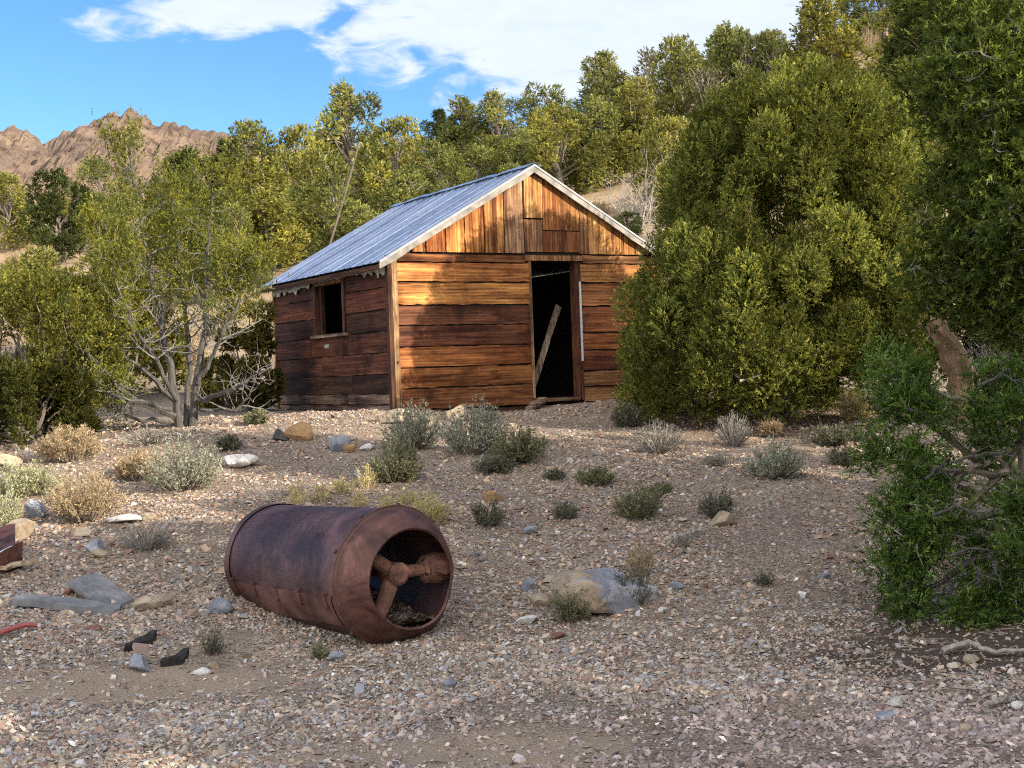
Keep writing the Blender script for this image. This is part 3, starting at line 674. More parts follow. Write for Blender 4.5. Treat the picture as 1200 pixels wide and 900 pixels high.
# side wall with the window
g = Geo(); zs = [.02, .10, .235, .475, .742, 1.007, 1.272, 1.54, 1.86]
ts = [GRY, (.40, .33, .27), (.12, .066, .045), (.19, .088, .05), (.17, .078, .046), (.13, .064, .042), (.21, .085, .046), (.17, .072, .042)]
WY0, WY1, WZ0, WZ1 = 1.43, 2.36, 1.045, 1.705
for k in range(8):
    z0, z1 = zs[k]+.006, zs[k+1]-.006
    segs = [(.03, DL)]
    if z1 > WZ0-.03 and z0 < WZ1+.02: segs = [(.03, WY0-.09), (WY1+.1, DL)]
    if segs[0][1]-segs[0][0] > 2:
        j = R.uniform(1.2, 2.8); segs = [(.03, j-.004), (j+.004, DL)]
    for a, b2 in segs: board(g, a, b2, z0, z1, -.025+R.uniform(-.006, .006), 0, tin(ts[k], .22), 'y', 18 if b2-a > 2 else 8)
board(g, WY0-.09, WY1+.1, .748, WZ0-.05, -.027, 0, tin(ts[4]), 'y', 10)
board(g, WY0-.09, WY1+.1, WZ1+.075, 1.86, -.022, 0, tin(ts[7]), 'y', 10)
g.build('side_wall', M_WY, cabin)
# window
wf = Geo()
wf.box((-.045, WY0-.085, WZ0-.04), (.06, WY0-.003, WZ1+.13), (.26, .15, .09)); wf.box((-.04, WY1+.003, WZ0-.04), (.06, WY1+.085, WZ1+.10), (.20, .11, .07))
wf.box((-.042, WY0, WZ1+.003), (.06, WY1, WZ1+.07), (.30, .18, .10))
wf.box((.02, WY0, WZ0), (.075, WY0+.03, WZ1), (.08, .045, .03)); wf.box((.02, WY1-.07, WZ0), (.075, WY1, WZ1), (.09, .045, .03))
wf = wf.build('window_frame', M_WZ, cabin)
sg = Geo(); sg.box((-.085, WY0-.16, WZ0-.045), (.06, WY1+.12, WZ0-.002), (.40, .34, .28)); sg.build('window_sill', M_WY, wf)
# far walls, floor
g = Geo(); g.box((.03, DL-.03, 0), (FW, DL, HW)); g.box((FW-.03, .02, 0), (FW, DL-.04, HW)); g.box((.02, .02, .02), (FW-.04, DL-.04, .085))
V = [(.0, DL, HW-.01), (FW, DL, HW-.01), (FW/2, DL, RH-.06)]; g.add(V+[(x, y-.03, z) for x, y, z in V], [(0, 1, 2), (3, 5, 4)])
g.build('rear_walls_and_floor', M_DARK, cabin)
# dark sheets added behind the boards, giving the cracks their shade
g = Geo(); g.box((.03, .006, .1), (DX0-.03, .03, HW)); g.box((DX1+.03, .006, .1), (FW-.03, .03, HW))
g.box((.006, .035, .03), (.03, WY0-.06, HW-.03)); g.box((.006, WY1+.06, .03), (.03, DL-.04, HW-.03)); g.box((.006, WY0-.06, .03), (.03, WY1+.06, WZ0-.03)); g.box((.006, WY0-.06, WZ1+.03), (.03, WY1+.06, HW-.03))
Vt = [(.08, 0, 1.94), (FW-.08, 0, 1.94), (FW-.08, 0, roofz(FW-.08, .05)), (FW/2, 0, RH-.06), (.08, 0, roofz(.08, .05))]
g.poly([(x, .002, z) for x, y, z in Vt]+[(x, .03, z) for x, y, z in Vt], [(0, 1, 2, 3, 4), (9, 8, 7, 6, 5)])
g.build('dark_backing_sheet', M_DARK, cabin)
# posts and trim
def post(a, b_, tint, name='corner_post'):
    g = Geo(); g.box(a, b_, tint); return g.build(name, M_WZ, cabin)
post((.0, -.05, -.03), (.072, -.002, 1.93), (.42, .31, .18)); post((-.055, -.045, -.03), (-.003, .03, 1.92), (.13, .07, .045)); post((-.05, DL+.003, -.05), (.03, DL+.05, 1.88), (.36, .22, .10)); post((FW-.008, -.045, 0), (FW+.04, .03, 1.93), (.3, .16, .08))
df = Geo(); df.box((DX0-.012, -.045, DZ0), (DX0+.018, .09, DZ1), (.48, .36, .22)); df.box((DX1, -.03, DZ0-.03), (DX1+.045, .10, DZ1), (.15, .06, .035)); df.box((DX1+.047, -.034, .05), (DX1+.083, -.002, DZ1-.01), (.12, .055, .04))
df.box((DX0-.06, -.06, DZ1+.002), (DX1+.125, .05, DZ1+.07), (.42, .24, .11))
df = df.build('door_frame', M_WZ, cabin)
g = Geo(); g.box((DX0+.02, -.07, DZ0-.05), (DX1-.004, .10, DZ0-.01), (.32, .23, .15)); g.build('threshold', M_WX, df)
g = Geo(); g.box((DX1+.05, -.047, .56), (DX1+.078, -.036, 1.6)); g.build('tin_strip', M_TIN, cabin)
g = Geo(); board(g, DX0-.05, FW, -.16, .012, -.075, -.03, (.50, .35, .20), 'x', 16, .008); board(g, .08, DX0-.06, -.12, .012, -.02, .0, (.12, .08, .05), 'x', 12, .01); g.build('sill_beam', M_WX, cabin)
g = Geo(); board(g, .0, DL, -.14, .015, -.01, .04, (.34, .29, .24), 'y', 14, .01); g.build('footing_board', M_WY, cabin)
# roof: ribbed sheets
OV, OF, OB = .20, .13, .12; THK = .028
def roofpanel(sign):
    ny, ns = 260, 6; yv = np.linspace(-OF, DL+OB, ny); ph = (yv % .205)/.205
    rib = .012*np.exp(-((ph-.5)/.06)**2)+.002*np.cos(ph*6.283*4)
    s = np.linspace(0, FW/2+OV, ns); V = []
    sag = .012*np.sin(yv*2.1)
    for q, d in enumerate(s):
        z = RH-SL*d+.012+(sag*np.sin(q/5*3.1)); V.append(np.stack([np.full(ny, FW/2+sign*d), yv, z+rib], 1))
    V = np.concatenate(V); i = np.arange(ns-1)[:, None]*ny; j = np.arange(ny-1)[None]
    Fq = np.stack([i+j, i+j+1, i+ny+j+1, i+ny+j], -1).reshape(-1, 4)
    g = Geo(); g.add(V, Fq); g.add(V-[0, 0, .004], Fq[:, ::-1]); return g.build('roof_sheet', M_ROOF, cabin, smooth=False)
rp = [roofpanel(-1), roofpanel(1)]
rc = Geo(); yv = np.linspace(-OF-.01, DL+OB+.01, 24); w = R.normal(size=24)*.006
V = np.concatenate([np.stack([np.full(24, FW/2+dx), yv, RH+.045-abs(dx)*SL+w], 1) for dx in (-.1, -.02, .02, .1)])
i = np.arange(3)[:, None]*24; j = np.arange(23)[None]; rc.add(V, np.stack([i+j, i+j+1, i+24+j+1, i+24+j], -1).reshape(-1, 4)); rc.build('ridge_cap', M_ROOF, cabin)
# barge boards along the gable and the eave board
for sgn in (-1, 1):
    g = Geo(); s = np.linspace(0, FW/2+OV-.01, 16); V = []
    for d in s:
        x = FW/2+sgn*d; z = RH-SL*d-.004; e = R.normal()*.004
        V += [(x, -OF+.005, z), (x, -OF+.03, z), (x, -OF+.03, z-.084+e), (x, -OF+.005, z-.084+e)]
    Fq = [(4*k+e, 4*k+(e+1) % 4, 4*k+4+(e+1) % 4, 4*k+4+e) for k in range(15) for e in range(4)]+[(0, 1, 2, 3), (63, 62, 61, 60)]
    g.add(V, Fq, (.50, .45, .38) if sgn < 0 else (.50, .48, .45)); bb = g.build('barge_board', M_TRIM, cabin)
    if sgn > 0: bb['label'] = 'greyer barge board on the right slope'
    g = Geo(); V = []
    for d in s:
        x = FW/2+sgn*d; z = RH-SL*d+.018; V += [(x, -OF-.004, z), (x, -OF+.05, z+.006), (x, -OF-.004, z-.026)]
    Fq = [(3*k, 3*k+3, 3*k+4, 3*k+1) for k in range(15)]+[(3*k, 3*k+2, 3*k+5, 3*k+3) for k in range(15)]
    g.add(V, Fq); g.build('edge_flashing', M_EDGE, bb)
g = Geo(); xe = -OV+.02; board(g, -OF+.03, DL+OB, HW-SL*OV-.07, HW-SL*OV-.022, xe, xe+.025, (.17, .085, .05), 'y', 18); g.build('eave_board', M_WY, cabin)
# torn paper hanging below the eave
g = Geo(); n = 60; yv = np.linspace(.03, DL, n); hang = np.clip(.045+.04*np.array([vnoise(np.array(q*2.2), np.array(.3), 4) for q in yv])*2+.026*R.normal(size=n), .004, .15)
hang *= np.clip(.25+1.9*np.array([vnoise(np.array(q*1.1), np.array(.8), 9) for q in yv])+.5, .15, 1.5); hang[(yv > .95) & (yv < 2.5)] *= .3
V = np.concatenate([np.stack([np.full(n, -.055), yv, np.full(n, HW-.10)], 1), np.stack([-.06+R.normal(size=n)*.006, yv, HW-.165-hang], 1)]); V2 = V+[.004, 0, 0]
k = np.arange(n-1); g.add(V, np.stack([k, k+1, n+k+1, n+k], -1)); g.add(V2, np.stack([k, n+k, n+k+1, k+1], -1)); g.build('torn_paper_strip', M_PAPER, cabin)
g = Geo(); g.box((-.034, 1.95, .86), (-.028, 2.10, .91)); g.build('paper_scrap', M_PAPER, cabin)
# hasps, nails on the front: a few dark knots of iron
for a, z in ((DX0-.03, 1.15), (DX0-.028, .82), (.045, .62)):
    g = Geo(); g.tube([(a, -.075, z), (a, -.045, z)], .014, 8); g.build('spike', M_RUST, cabin)
def loc(a, y, z): return CB+Uv*a+Vv*y+np.array([0, 0, z])
# loose boards at the doorway
def plank(name, label, p0, p1, w, th, tint, cat='plank', side=None, mat=None, n=10, bend=0.0, group=None):
    p0, p1 = np.asarray(p0, float), np.asarray(p1, float); d = p1-p0; L = np.linalg.norm(d); d /= L
    s = np.cross(d, [0, 0, 1.0]) if side is None else np.asarray(side, float); s = unit(s-d*np.dot(s, d)); nn = np.cross(s, d)
    g = Geo(); V = []
    for k in range(n):
        t = k/(n-1); e = R.normal()*.004+bend*math.sin(t*3.1416); wl = w*(1+.06*R.normal())
        c = d*L*t+nn*e; V += [c-s*wl/2, c+s*wl/2, c+s*wl/2+nn*th, c-s*wl/2+nn*th]
    Fq = [(4*k+e, 4*k+(e+1) % 4, 4*k+4+(e+1) % 4, 4*k+4+e) for k in range(n-1) for e in range(4)]+[(0, 3, 2, 1), (4*n-4, 4*n-3, 4*n-2, 4*n-1)]
    g.add(V, Fq, tint); return tag(g.build(name, mat or M_WX, loc=p0), label, cat, group)
plank('leaning_plank', 'long pale plank leaning diagonally across the dark cabin doorway', loc(1.98, .16, .09), loc(2.60, .35, 1.30), .085, .022, (.40, .35, .29), side=Uv, mat=M_WZ)
a = G(603, 484, 12); plank('loose_plank', 'upper one of two grey planks lying before the cabin door', loc(1.80, -.22, .0), loc(2.05, -.10, .085), .12, .03, (.36, .29, .23))
plank('loose_plank', 'lower one of two grey planks, resting on gravel below the cabin door', loc(1.68, -.36, -.03), loc(1.98, -.2, .05), .10, .03, (.42, .36, .30))
# the thin pole behind the roof
a = P(388, 283, 22.0); b_ = P(421, 166, 22.6); d = (b_-a)/np.linalg.norm(b_-a); a = a-d*((a[2]-float(gh(a[0], a[1]-.6)))/d[2])
g = Geo(); limb(g, (0, 0, 0), b_-a, .024, .014, R, 14, .02, 7, (.33, .31, .29)); tag(g.build('pole', M_TWIG, loc=a), 'long thin weathered pole leaning against the trees behind the metal roof', 'pole')

# ------------------------------------------------------------------ the drum
dF = P(463, 676, 8.25); dB = P(328, 660, 9.45); ax = unit(dF-dB); DLEN = float(np.linalg.norm(dF-dB))
vup = unit(np.array([0, 0, 1.0])-ax*ax[2]); sr = np.cross(vup, ax)
if sr[0] < 0: sr = -sr
drum = thing('trommel_drum', 'rusty perforated mining drum lying on its side in the gravel', 'drum', dB)
drum.matrix_world = Matrix(((sr[0], vup[0], ax[0], dB[0]), (sr[1], vup[1], ax[1], dB[1]), (sr[2], vup[2], ax[2], dB[2]), (0, 0, 0, 1)))
RD = .408
def dents(V):
    ph = np.arctan2(V[:, 1], V[:, 0]); z = V[:, 2]; f = 1+.012*np.sin(3*ph+1)*np.cos(2*z)+.010*np.array(fbm(ph*1.7+5, z*2.2, 3, 51))
    f = f-.10*np.exp(-(((ph+2.55)/.35)**2+((z-.12)/.2)**2))
    f = f-.085*np.exp(-(((ph+.42)/.42)**2+((z-DLEN-.16)/.12)**2))-.03*np.exp(-(((ph-.5)/.3)**2+((z-DLEN-.16)/.12)**2))
    W_ = V.copy(); W_[:, :2] *= f[:, None]; return W_
def lathe(prof, n=96, p0=0, p1=2*math.pi, nz=None):
    closed = p1-p0 > 6.28; ph = np.linspace(p0, p1, n, endpoint=not closed)
    V = np.concatenate([np.stack([r*np.cos(ph), r*np.sin(ph), np.full(n, z)], 1) for r, z in prof])
    m_ = len(prof); i = np.arange(m_-1)[:, None]*n; j = np.arange(n if closed else n-1)[None]; j2 = (j+1) % n
    return dents(V), np.stack([i+j, i+j2, i+n+j2, i+n+j], -1).reshape(-1, 4)
def band(prof): return prof
zz = np.linspace(0.0, DLEN, 16)
g = Geo(); g.add(*lathe([(RD-.007, z) for z in zz[::-1]]+[(RD, z) for z in zz])); g.build('perforated_barrel', M_SCREEN, drum, smooth=True)
# front ring: rolled cone with the open mouth
g = Geo(); zr_ = np.linspace(0, 1, 7)
outer = [(RD+.012, DLEN-.05), (RD+.014, DLEN)]+[(RD+.012-(RD+.012-.300)*t**1.25, DLEN+.20*t**.9) for t in zr_[1:]]
inner = [(.288, DLEN+.192)]+[(RD-.004-(RD-.004-.29)*t**1.25, DLEN+.185*t**.9) for t in zr_[::-1][1:]]
for seg in (outer[:2], [outer[1], (RD-.004, DLEN+.012)], [(RD-.004, DLEN+.012)]+outer[2:], [outer[-1], inner[0]], inner): g.add(*lathe(seg, 128))
fr = g.build('front_ring', M_RUST, drum, smooth=True)
g = Geo(); ph = np.linspace(0, 6.2832, 72); V, Fq = lathe([(RD+.016+.006*math.cos(q), DLEN-.004+.006*math.sin(q)) for q in np.linspace(0, 6.283, 7)], 96); g.add(V, Fq); g.build('seam_bead', M_RUST, fr, smooth=True)
# back ring
g = Geo(); g.add(*lathe([(RD+.008, .06), (RD+.008, -.01), (RD-.03, -.07), (.30, -.12), (.295, -.11), (RD-.045, -.06), (RD-.006, 0.0)], 96)); g.build('back_ring', M_RUST, drum, smooth=True)
# riveted seam plate along the lower left side
pa0, pa1 = -2.96, -2.48
g = Geo(); p_ = [(RD+.014, z) for z in np.linspace(.02, DLEN-.06, 10)]; V, Fq = lathe(p_, 14, pa0, pa1); g.add(V, Fq); V2, F2 = lathe([(RD+.002, z) for z in np.linspace(.02, DLEN-.06, 10)], 14, pa0, pa1); g.add(V2, F2[:, ::-1])
n_ = 14
for e in (0, n_-1):
    k = np.arange(9)*n_+e; q = np.stack([k, k+n_, k+n_+len(V), k+len(V)], -1); g.F4.append(q)
sp = g.build('seam_plate', M_RUST, drum, smooth=False)
def drumxyz(ph, r, z): return dents(np.array([[r*math.cos(ph), r*math.sin(ph), z]]))[0]
for z in np.linspace(.10, DLEN-.12, 5):
    g = Geo(); q = [drumxyz(p, RD+.02, z) for p in np.linspace(pa0-.05, pa0+.16, 5)]; g.tube(q, .009, 6)
    for p in (pa0-.045, pa0+.15): g.tube([drumxyz(p, RD+.014, z), drumxyz(p, RD+.035, z)], .012, 6)
    g.build('bolt_strap', M_RUST, sp)
for k in range(7):
    p = math.pi*(.25+.2*k); g = Geo(); a = drumxyz(p, RD+.012, DLEN-.03); b_ = drumxyz(p, RD+.034, DLEN-.03); g.tube([a, b_], .013, 8); g.build('rivet', M_RUST, fr)
# inside: spider with hub, three arms, a flanged bearing on the right arm, long bars
sd = Geo(); zc = DLEN-.02
sd.tube([(0.0, 0.02, zc-.09), (0.0, .02, zc-.07), (0, .02, zc+.07), (0, .02, zc+.09)], [.05, .07, .07, .05], 16)
sp_ = sd.build('hub', M_RUST_LIT, drum, smooth=False)
for p, l0, l1, r0, r1 in ((2.5, .05, RD-.03, .050, .028), (-2.05, .05, RD-.03, .052, .042), (.02, .05, .20, .040, .037)):
    g = Geo(); c, s = math.cos(p), math.sin(p); t = np.linspace(l0, l1, 6); g.tube([(c*q, .02+s*q, zc+.015*math.sin(q*9)) for q in t], np.linspace(r0, r1, 6), 12); g.build('spider_arm', M_RUST_LIT, sp_)
g = Geo(); g.tube([(.20, .02, zc), (.215, .02, zc), (.225, .02, zc)], [.06, .075, .075], 14); g.tube([(.226, .02, zc), (.30, .02, zc), (RD-.02, .02, zc)], [.085, .10, .085], 16)
g.tube([(.29, .03, zc+.09), (.29, .03, zc+.14)], [.05, .042], 12); fl = g.build('bearing_flange', M_RUST_LIT, sp_)
for k in range(4):
    q = k*1.57+.4; g = Geo(); g.tube([(.198, .02+.062*math.cos(q), zc+.062*math.sin(q)), (.212, .02+.062*math.cos(q), zc+.062*math.sin(q))], .011, 6); g.build('flange_bolt', M_RUST, sp_)
g = Geo(); g.tube([(0, .02, .06), (0, .02, zc-.08)], .032, 10); g.build('shaft', M_RUST, drum)
for p in (.62, 2.9, -1.1):
    g = Geo(); q0 = np.array([math.cos(p), math.sin(p)]); s = np.array([-q0[1], q0[0]])
    for o, h in ((-.035, .05), (.035, .05)):
        c = q0*(RD-.03)+s*o; g.tube([(c[0], c[1], .03), (c[0], c[1], DLEN-.02)], .016, 5)
    c = q0*(RD-.014); Vb = [np.append(c+s*a, z) for z in (.03, DLEN-.02) for a in (-.05, .05)]; Vb += [v-np.append(q0*.008, 0) for v in Vb]
    g.add(Vb, [(0, 1, 3, 2), (4, 6, 7, 5)]); g.build('inner_batten', M_RUST, drum)
# gravel that has gathered in it
g = Geo(); zz = np.linspace(.02, DLEN+.15, 22); xx = np.linspace(-1, 1, 17); V = []
for z in zz:
    hw = .27 if z < DLEN else .27-.10*(z-DLEN)/.15
    for x in xx: V.append((x*hw, -math.sqrt((RD-.02)**2-(x*hw)**2)+.085*(1-x*x)+.012*R.normal()-(.0 if z < DLEN else -.085*(z-DLEN)/.15), z))
i = np.arange(21)[:, None]*17; j = np.arange(16)[None]; g.add(np.array(V), np.stack([i+j, i+j+1, i+17+j+1, i+17+j], -1).reshape(-1, 4))
o = g.build('gravel', M_GROUND); o.matrix_world = drum.matrix_world.copy(); tag(o, 'pale gravel gathered inside the bottom of the rusty drum', 'gravel', kind='stuff')

# ------------------------------------------------------------------ near trees
R = np.random.default_rng(24)
# the big round juniper beside the cabin
JB = P(905, 497, 15.6); JB[2] = float(gh(JB[0], JB[1]))
big = thing('juniper_tree', 'big dense rounded juniper covering the right end of the cabin', 'tree', JB)
def from_px(px, py, y, o): return P(px, py, y)-o
prof = [(98, 940, 38), (120, 925, 88), (145, 930, 118), (170, 936, 146), (220, 930, 160), (274, 926, 167), (320, 918, 178), (350, 912, 184), (400, 900, 182), (435, 888, 170), (475, 862, 130)]
lob = []
pz = np.array([from_px(c, y, 15.6, JB) for y, c, h in prof]); ph_ = np.array([h*15.6/F_PX for _, _, h in prof])
for k in range(430):
    u = R.random()**.75; q = u*(len(prof)-1.001); i0 = int(q); f = q-i0
    c = pz[i0]*(1-f)+pz[i0+1]*f; hr = ph_[i0]*(1-f)+ph_[i0+1]*f
    a = R.random()*2*math.pi; rr = max(.02, hr-.10)*math.sqrt(R.uniform(.62, 1.04))
    s = R.uniform(.12, .22)*(1 if u > .15 else .7)
    x, yv_ = c[0]+rr*math.cos(a), c[1]+rr*.9*math.sin(a)
    if c[2] < .75 and x > .45 and R.random() < .75: continue
    lob.append((x, yv_, max(c[2]+R.normal()*.05, .22), s, s, s*R.uniform(1.15, 1.75)))
for px, py in ((848, 148), (880, 130), (940, 98), (965, 108), (1025, 118), (1040, 128), (1075, 165), (905, 118), (812, 196), (790, 225)):
    c = from_px(px, py+32, 15.5, JB); lob.append((c[0], c[1], c[2], .13, .13, .30))
for px, py in ((1060, 210), (1075, 250), (1082, 290), (1078, 330), (1065, 370), (1045, 230), (1040, 300), (1050, 340), (1010, 180), (985, 160), (1030, 265), (1015, 330), (1000, 240), (960, 190), (930, 160), (1030, 395), (990, 300)):
    for dy_ in (-.6, -.2, .35):
        c = from_px(px, py, 15.4+dy_, JB); lob.append((c[0], c[1], c[2], .17, .17, .30))
for k in range(95):
    u = R.uniform(.12, .97); q = u*(len(prof)-1.001); i0 = int(q); f = q-i0; c = pz[i0]*(1-f)+pz[i0+1]*f; hr = ph_[i0]*(1-f)+ph_[i0+1]*f; a = R.random()*6.283; rr = hr*.62*math.sqrt(R.random())
    lob.append((c[0]+rr*math.cos(a), c[1]+rr*.9*math.sin(a), max(c[2], .35), .26, .26, .34))
p, axx, kk = lobe_points(lob, 96000, R, inner=.62, up=.7, shell=.4)
cr = Geo(); tone = R.permutation(len(lob))
for grp in range(4):
    sel = (tone[kk] % 4) == grp; f = [.6, .88, 1.12, 1.45][grp]
    sprays(cr, p[sel], axx[sel], np.full(sel.sum(), .085), 8, .034, .0070, np.array((.062, .086, .022))*f, np.array((.195, .205, .046))*f, R, spread=.55, hue=(1.18, 1.14, 1.25))
cr.build('crown', M_LEAF, big)
T = Geo()
for px, py in ((935, 420), (960, 400), (905, 400), (880, 380), (990, 380), (850, 420)):
    c = from_px(px, py, 15.6+R.normal()*.5, JB); limb(T, (.05+R.normal()*.12, R.normal()*.12, -.1), c, .085, .03, R, 8, .15, 7)
    limb(T, c, c+[R.normal()*.12, R.normal()*.12, .9], .03, .008, R, 6, .1, 5)
T.build('trunk', M_BARK, big)
for px, py in ((1000, 405), (1020, 410), (1040, 400), (985, 430), (1010, 395), (960, 440), (940, 450), (955, 460)):
    c = from_px(px, py, 14.7+R.random()*.4, JB); tw = Geo(); limb(tw, (.3, -.2, .35+.2*R.random()), c, .022, .006, R, 7, .3, 5); tw.build('dead_branch', M_DEAD, big)
for px, py, dx, dy in ((868, 446, 24, -7),):
    c = from_px(px, py, 14.25, JB); e = from_px(px+dx, py+dy, 14.2, JB); tw = Geo(); tw.tube(np.array([c+[0, .6, .1], c+[.02, .2, .03], c, (c+e)/2+R.normal(size=3)*.02, e]), [.018, .016, .014, .011, .006], 6); tw.build('dead_branch', M_DEAD, big)

# the open twin trunk juniper on the left
def branchy(geo, tips, p0, d, L, r, lvl, R, spread=.7, up=.25, droop=0):
    n = 6; pts = [np.asarray(p0, float)]; dd = unit(np.asarray(d, float))
    for k in range(n-1):
        dd = unit(dd+R.normal(size=3)*.22+np.array([0, 0, up*.22-droop*.1])); pts.append(pts[-1]+dd*L/(n-1))
    rad = np.linspace(r, r*.4, n); geo.tube(pts, rad, 5 if r < .03 else 7, caps=False)
    if lvl == 0: tips.append((pts[-1], dd)); tips.append((pts[-3], dd)); return
    for k in range(2, n):
        for q in range(2 if lvl > 1 else 1):
            nd_ = unit(dd*.7+R.normal(size=3)*spread+np.array([0, 0, up*.5])); branchy(geo, tips, pts[k], nd_, L*R.uniform(.38, .62), rad[k]*.7, lvl-1, R, spread, up, droop)
LB = P(217, 500, 16.3); LB[2] = float(gh(LB[0], LB[1]))
lt = thing('juniper_tree', 'open twin trunk juniper with bare grey limbs left of the cabin', 'tree', LB)
T, tips = Geo(), []
def px_line(pts, o): return np.array([P(a, b_, y)-o for a, b_, y in pts])
trunks = [([(212, 508, 16.3), (203, 455, 16.3), (195, 395, 16.35), (178, 330, 16.4), (168, 270, 16.4), (158, 215, 16.4), (150, 165, 16.4)], .066, .010),
          ([(225, 508, 16.3), (233, 440, 16.25), (240, 370, 16.2), (243, 310, 16.2), (246, 255, 16.2), (248, 205, 16.2)], .060, .009),
          ([(218, 500, 16.35), (222, 430, 16.6), (215, 350, 16.8), (208, 290, 16.9), (205, 235, 16.95)], .048, .010),
          ([(208, 470, 16.2), (186, 430, 16.0), (158, 385, 15.9), (135, 330, 15.8), (122, 265, 15.8)], .038, .010),
          ([(232, 450, 16.2), (258, 400, 16.1), (280, 350, 16.1), (290, 300, 16.1)], .034, .008)]
ends = []
for pl, r0, r1 in trunks:
    c = px_line(pl, LB); m_ = 18; tt = np.linspace(0, len(c)-1, m_); q = np.stack([np.interp(tt, np.arange(len(c)), c[:, k]) for k in range(3)], 1)
    q += R.normal(size=q.shape)*.014; q[0] = c[0]; rad = np.linspace(r0, r1, m_)*.85; T.tube(q, rad, 8)
    for k in range(5, m_):
        for _ in range(2):
            a = R.random()*6.28; d = np.array([math.cos(a), math.sin(a)*.8, R.uniform(.0, .7)])
            ends.append((q[k], d, R.uniform(.35, .68)*(1.05-.55*k/m_), rad[k]*.45))
for pl, r0 in (([(205, 488, 16.2), (150, 462, 15.9), (95, 410, 15.6), (60, 375, 15.5)], .042), ([(200, 495, 16.2), (140, 488, 15.9), (100, 492, 15.7)], .03), ([(235, 470, 16.2), (275, 455, 16.0), (312, 432, 15.9)], .04), ([(236, 480, 16.2), (280, 478, 16.1), (305, 450, 16.0)], .03), ([(206, 470, 16.3), (165, 430, 16.3), (120, 395, 16.2), (85, 350, 16.2)], .036), ([(200, 480, 16.0), (160, 470, 15.7), (110, 455, 15.5), (70, 460, 15.3)], .03)):
    c = px_line(pl, LB); m_ = 12; tt = np.linspace(0, len(c)-1, m_); q = np.stack([np.interp(tt, np.arange(len(c)), c[:, k]) for k in range(3)], 1); q[1:] += R.normal(size=(m_-1, 3))*.015
    rad = np.linspace(r0, .008, m_); T.tube(q, rad, 6)
    for k in range(4, m_):
        a = R.random()*6.28; ends.append((q[k], np.array([math.cos(a), math.sin(a), R.uniform(-.1, .7)]), R.uniform(.25, .5), rad[k]*.5))
T.build('trunk', M_GBARK, lt)
tw = Geo()
for p0, d, L, r in ends: branchy(tw, tips, p0, d, L, max(r, .006), 1, R, .8, .35)
tw.build('branches', M_GTWIG, lt)
tp = np.array([a for a, _ in tips]); td = np.array([b_ for _, b_ in tips])
# boughs keep their leaves mostly high up and outside; the inside and the foot are bare
ctr = np.array([0, 0, 1.6]); hz = tp[:, 2]; rad = np.hypot(tp[:, 0], tp[:, 1])
pk = np.clip((hz-1.0)/1.2, 0, 1)*.55+np.clip((rad-.5)/.7, 0, 1)*.42
keep = (R.random(len(tp)) < pk) & ~((tp[:, 0] > .38) & (hz < 1.25))
tp, td = tp[keep], td[keep]
n = 18; C = np.repeat(tp, n, 0)+R.normal(size=(len(tp)*n, 3))*np.array([.065, .065, .085]); A = unit(np.repeat(td, n, 0)*.6+R.normal(size=C.shape)*.4+[0, 0, .6])
cr = Geo(); cl = np.repeat(R.random(len(tp)), n)
for lo, hi, c0, c1 in ((0, .45, (.105, .108, .020), (.27, .24, .045)), (.45, .75, (.07, .084, .022), (.19, .19, .046)), (.75, 1.01, (.15, .135, .024), (.34, .28, .05))):
    s_ = (cl >= lo) & (cl < hi); sprays(cr, C[s_], A[s_], np.full(s_.sum(), .06), 6, .028, .0066, c0, c1, R, spread=.55, hue=(.95, 1.06, 1.2))
cr.build('crown', M_LEAF, lt)

def bushy_juniper(label, px, py, y, rx_px, h_px, nl, ntuft, c0, c1, seed, group=None, up=.5, bl=.037, bw=.0092, low=True):
    R2 = np.random.default_rng(seed); o = P(px, py, y); o[2] = float(gh(o[0], o[1])); r = thing('juniper_tree', label, 'tree', o, group=group)
    rx = rx_px*y/F_PX; h = h_px*y/F_PX; lb = []; T = Geo(); tw = Geo()
    for k in range(nl):
        z = R2.uniform(.12, .92); a = R2.random()*6.283; pr = math.sqrt(max(.06, 1-((z-.35)/.66)**2)); rr = rx*pr*math.sqrt(R2.uniform(.25, .9)); s = rx*R2.uniform(.13, .24)
        lb.append((rr*math.cos(a), rr*.8*math.sin(a), z*h, s, s, s*R2.uniform(.9, 1.6)))
        if k % 2 == 0: limb(T, (R2.normal()*.04, R2.normal()*.04, -.05), (rr*math.cos(a)*.9, rr*.7*math.sin(a), z*h*.95), .035, .006, R2, 7, .25, 5)
        if k % 3 == 0: limb(T, (rr*math.cos(a)*.3, rr*.3*math.sin(a), z*h*.4), (rr*math.cos(a)*1.1, rr*math.sin(a)*.9, z*h), .012, .003, R2, 6, .35, 4, (.95, .93, .9))
    p, ax_, k_ = lobe_points(lb, int(ntuft*1.7), R2, up=up); cr = Geo()
    for grp in range(3):
        s_ = (k_ % 3) == grp; f = [.7, 1, 1.25][grp]; sprays(cr, p[s_], ax_[s_], np.full(s_.sum(), .07), 8, bl*.85, bw*.8, np.array(c0)*f, np.array(c1)*f, R2, spread=.55, hue=(1.06, 1.10, 1.25))
    T.build('trunk', M_BARK, r); cr.build('crown', M_LEAF, r); return r
bushy_juniper('low spreading olive juniper at left edge, before the twin trunk juniper', 52, 520, 15.9, 96, 190, 60, 5200, (.08, .088, .019), (.24, .22, .045), 31)
bushy_juniper('low dark juniper bough mass at the left edge, behind the pale sagebrush', 40, 532, 15.2, 80, 92, 34, 3600, (.026, .032, .009), (.085, .082, .018), 32)
bushy_juniper('yellow green juniper between the twin trunk juniper and the pale slope', 130, 430, 24, 88, 160, 36, 2300, (.07, .075, .014), (.20, .175, .03), 33, bl=.07, bw=.018)
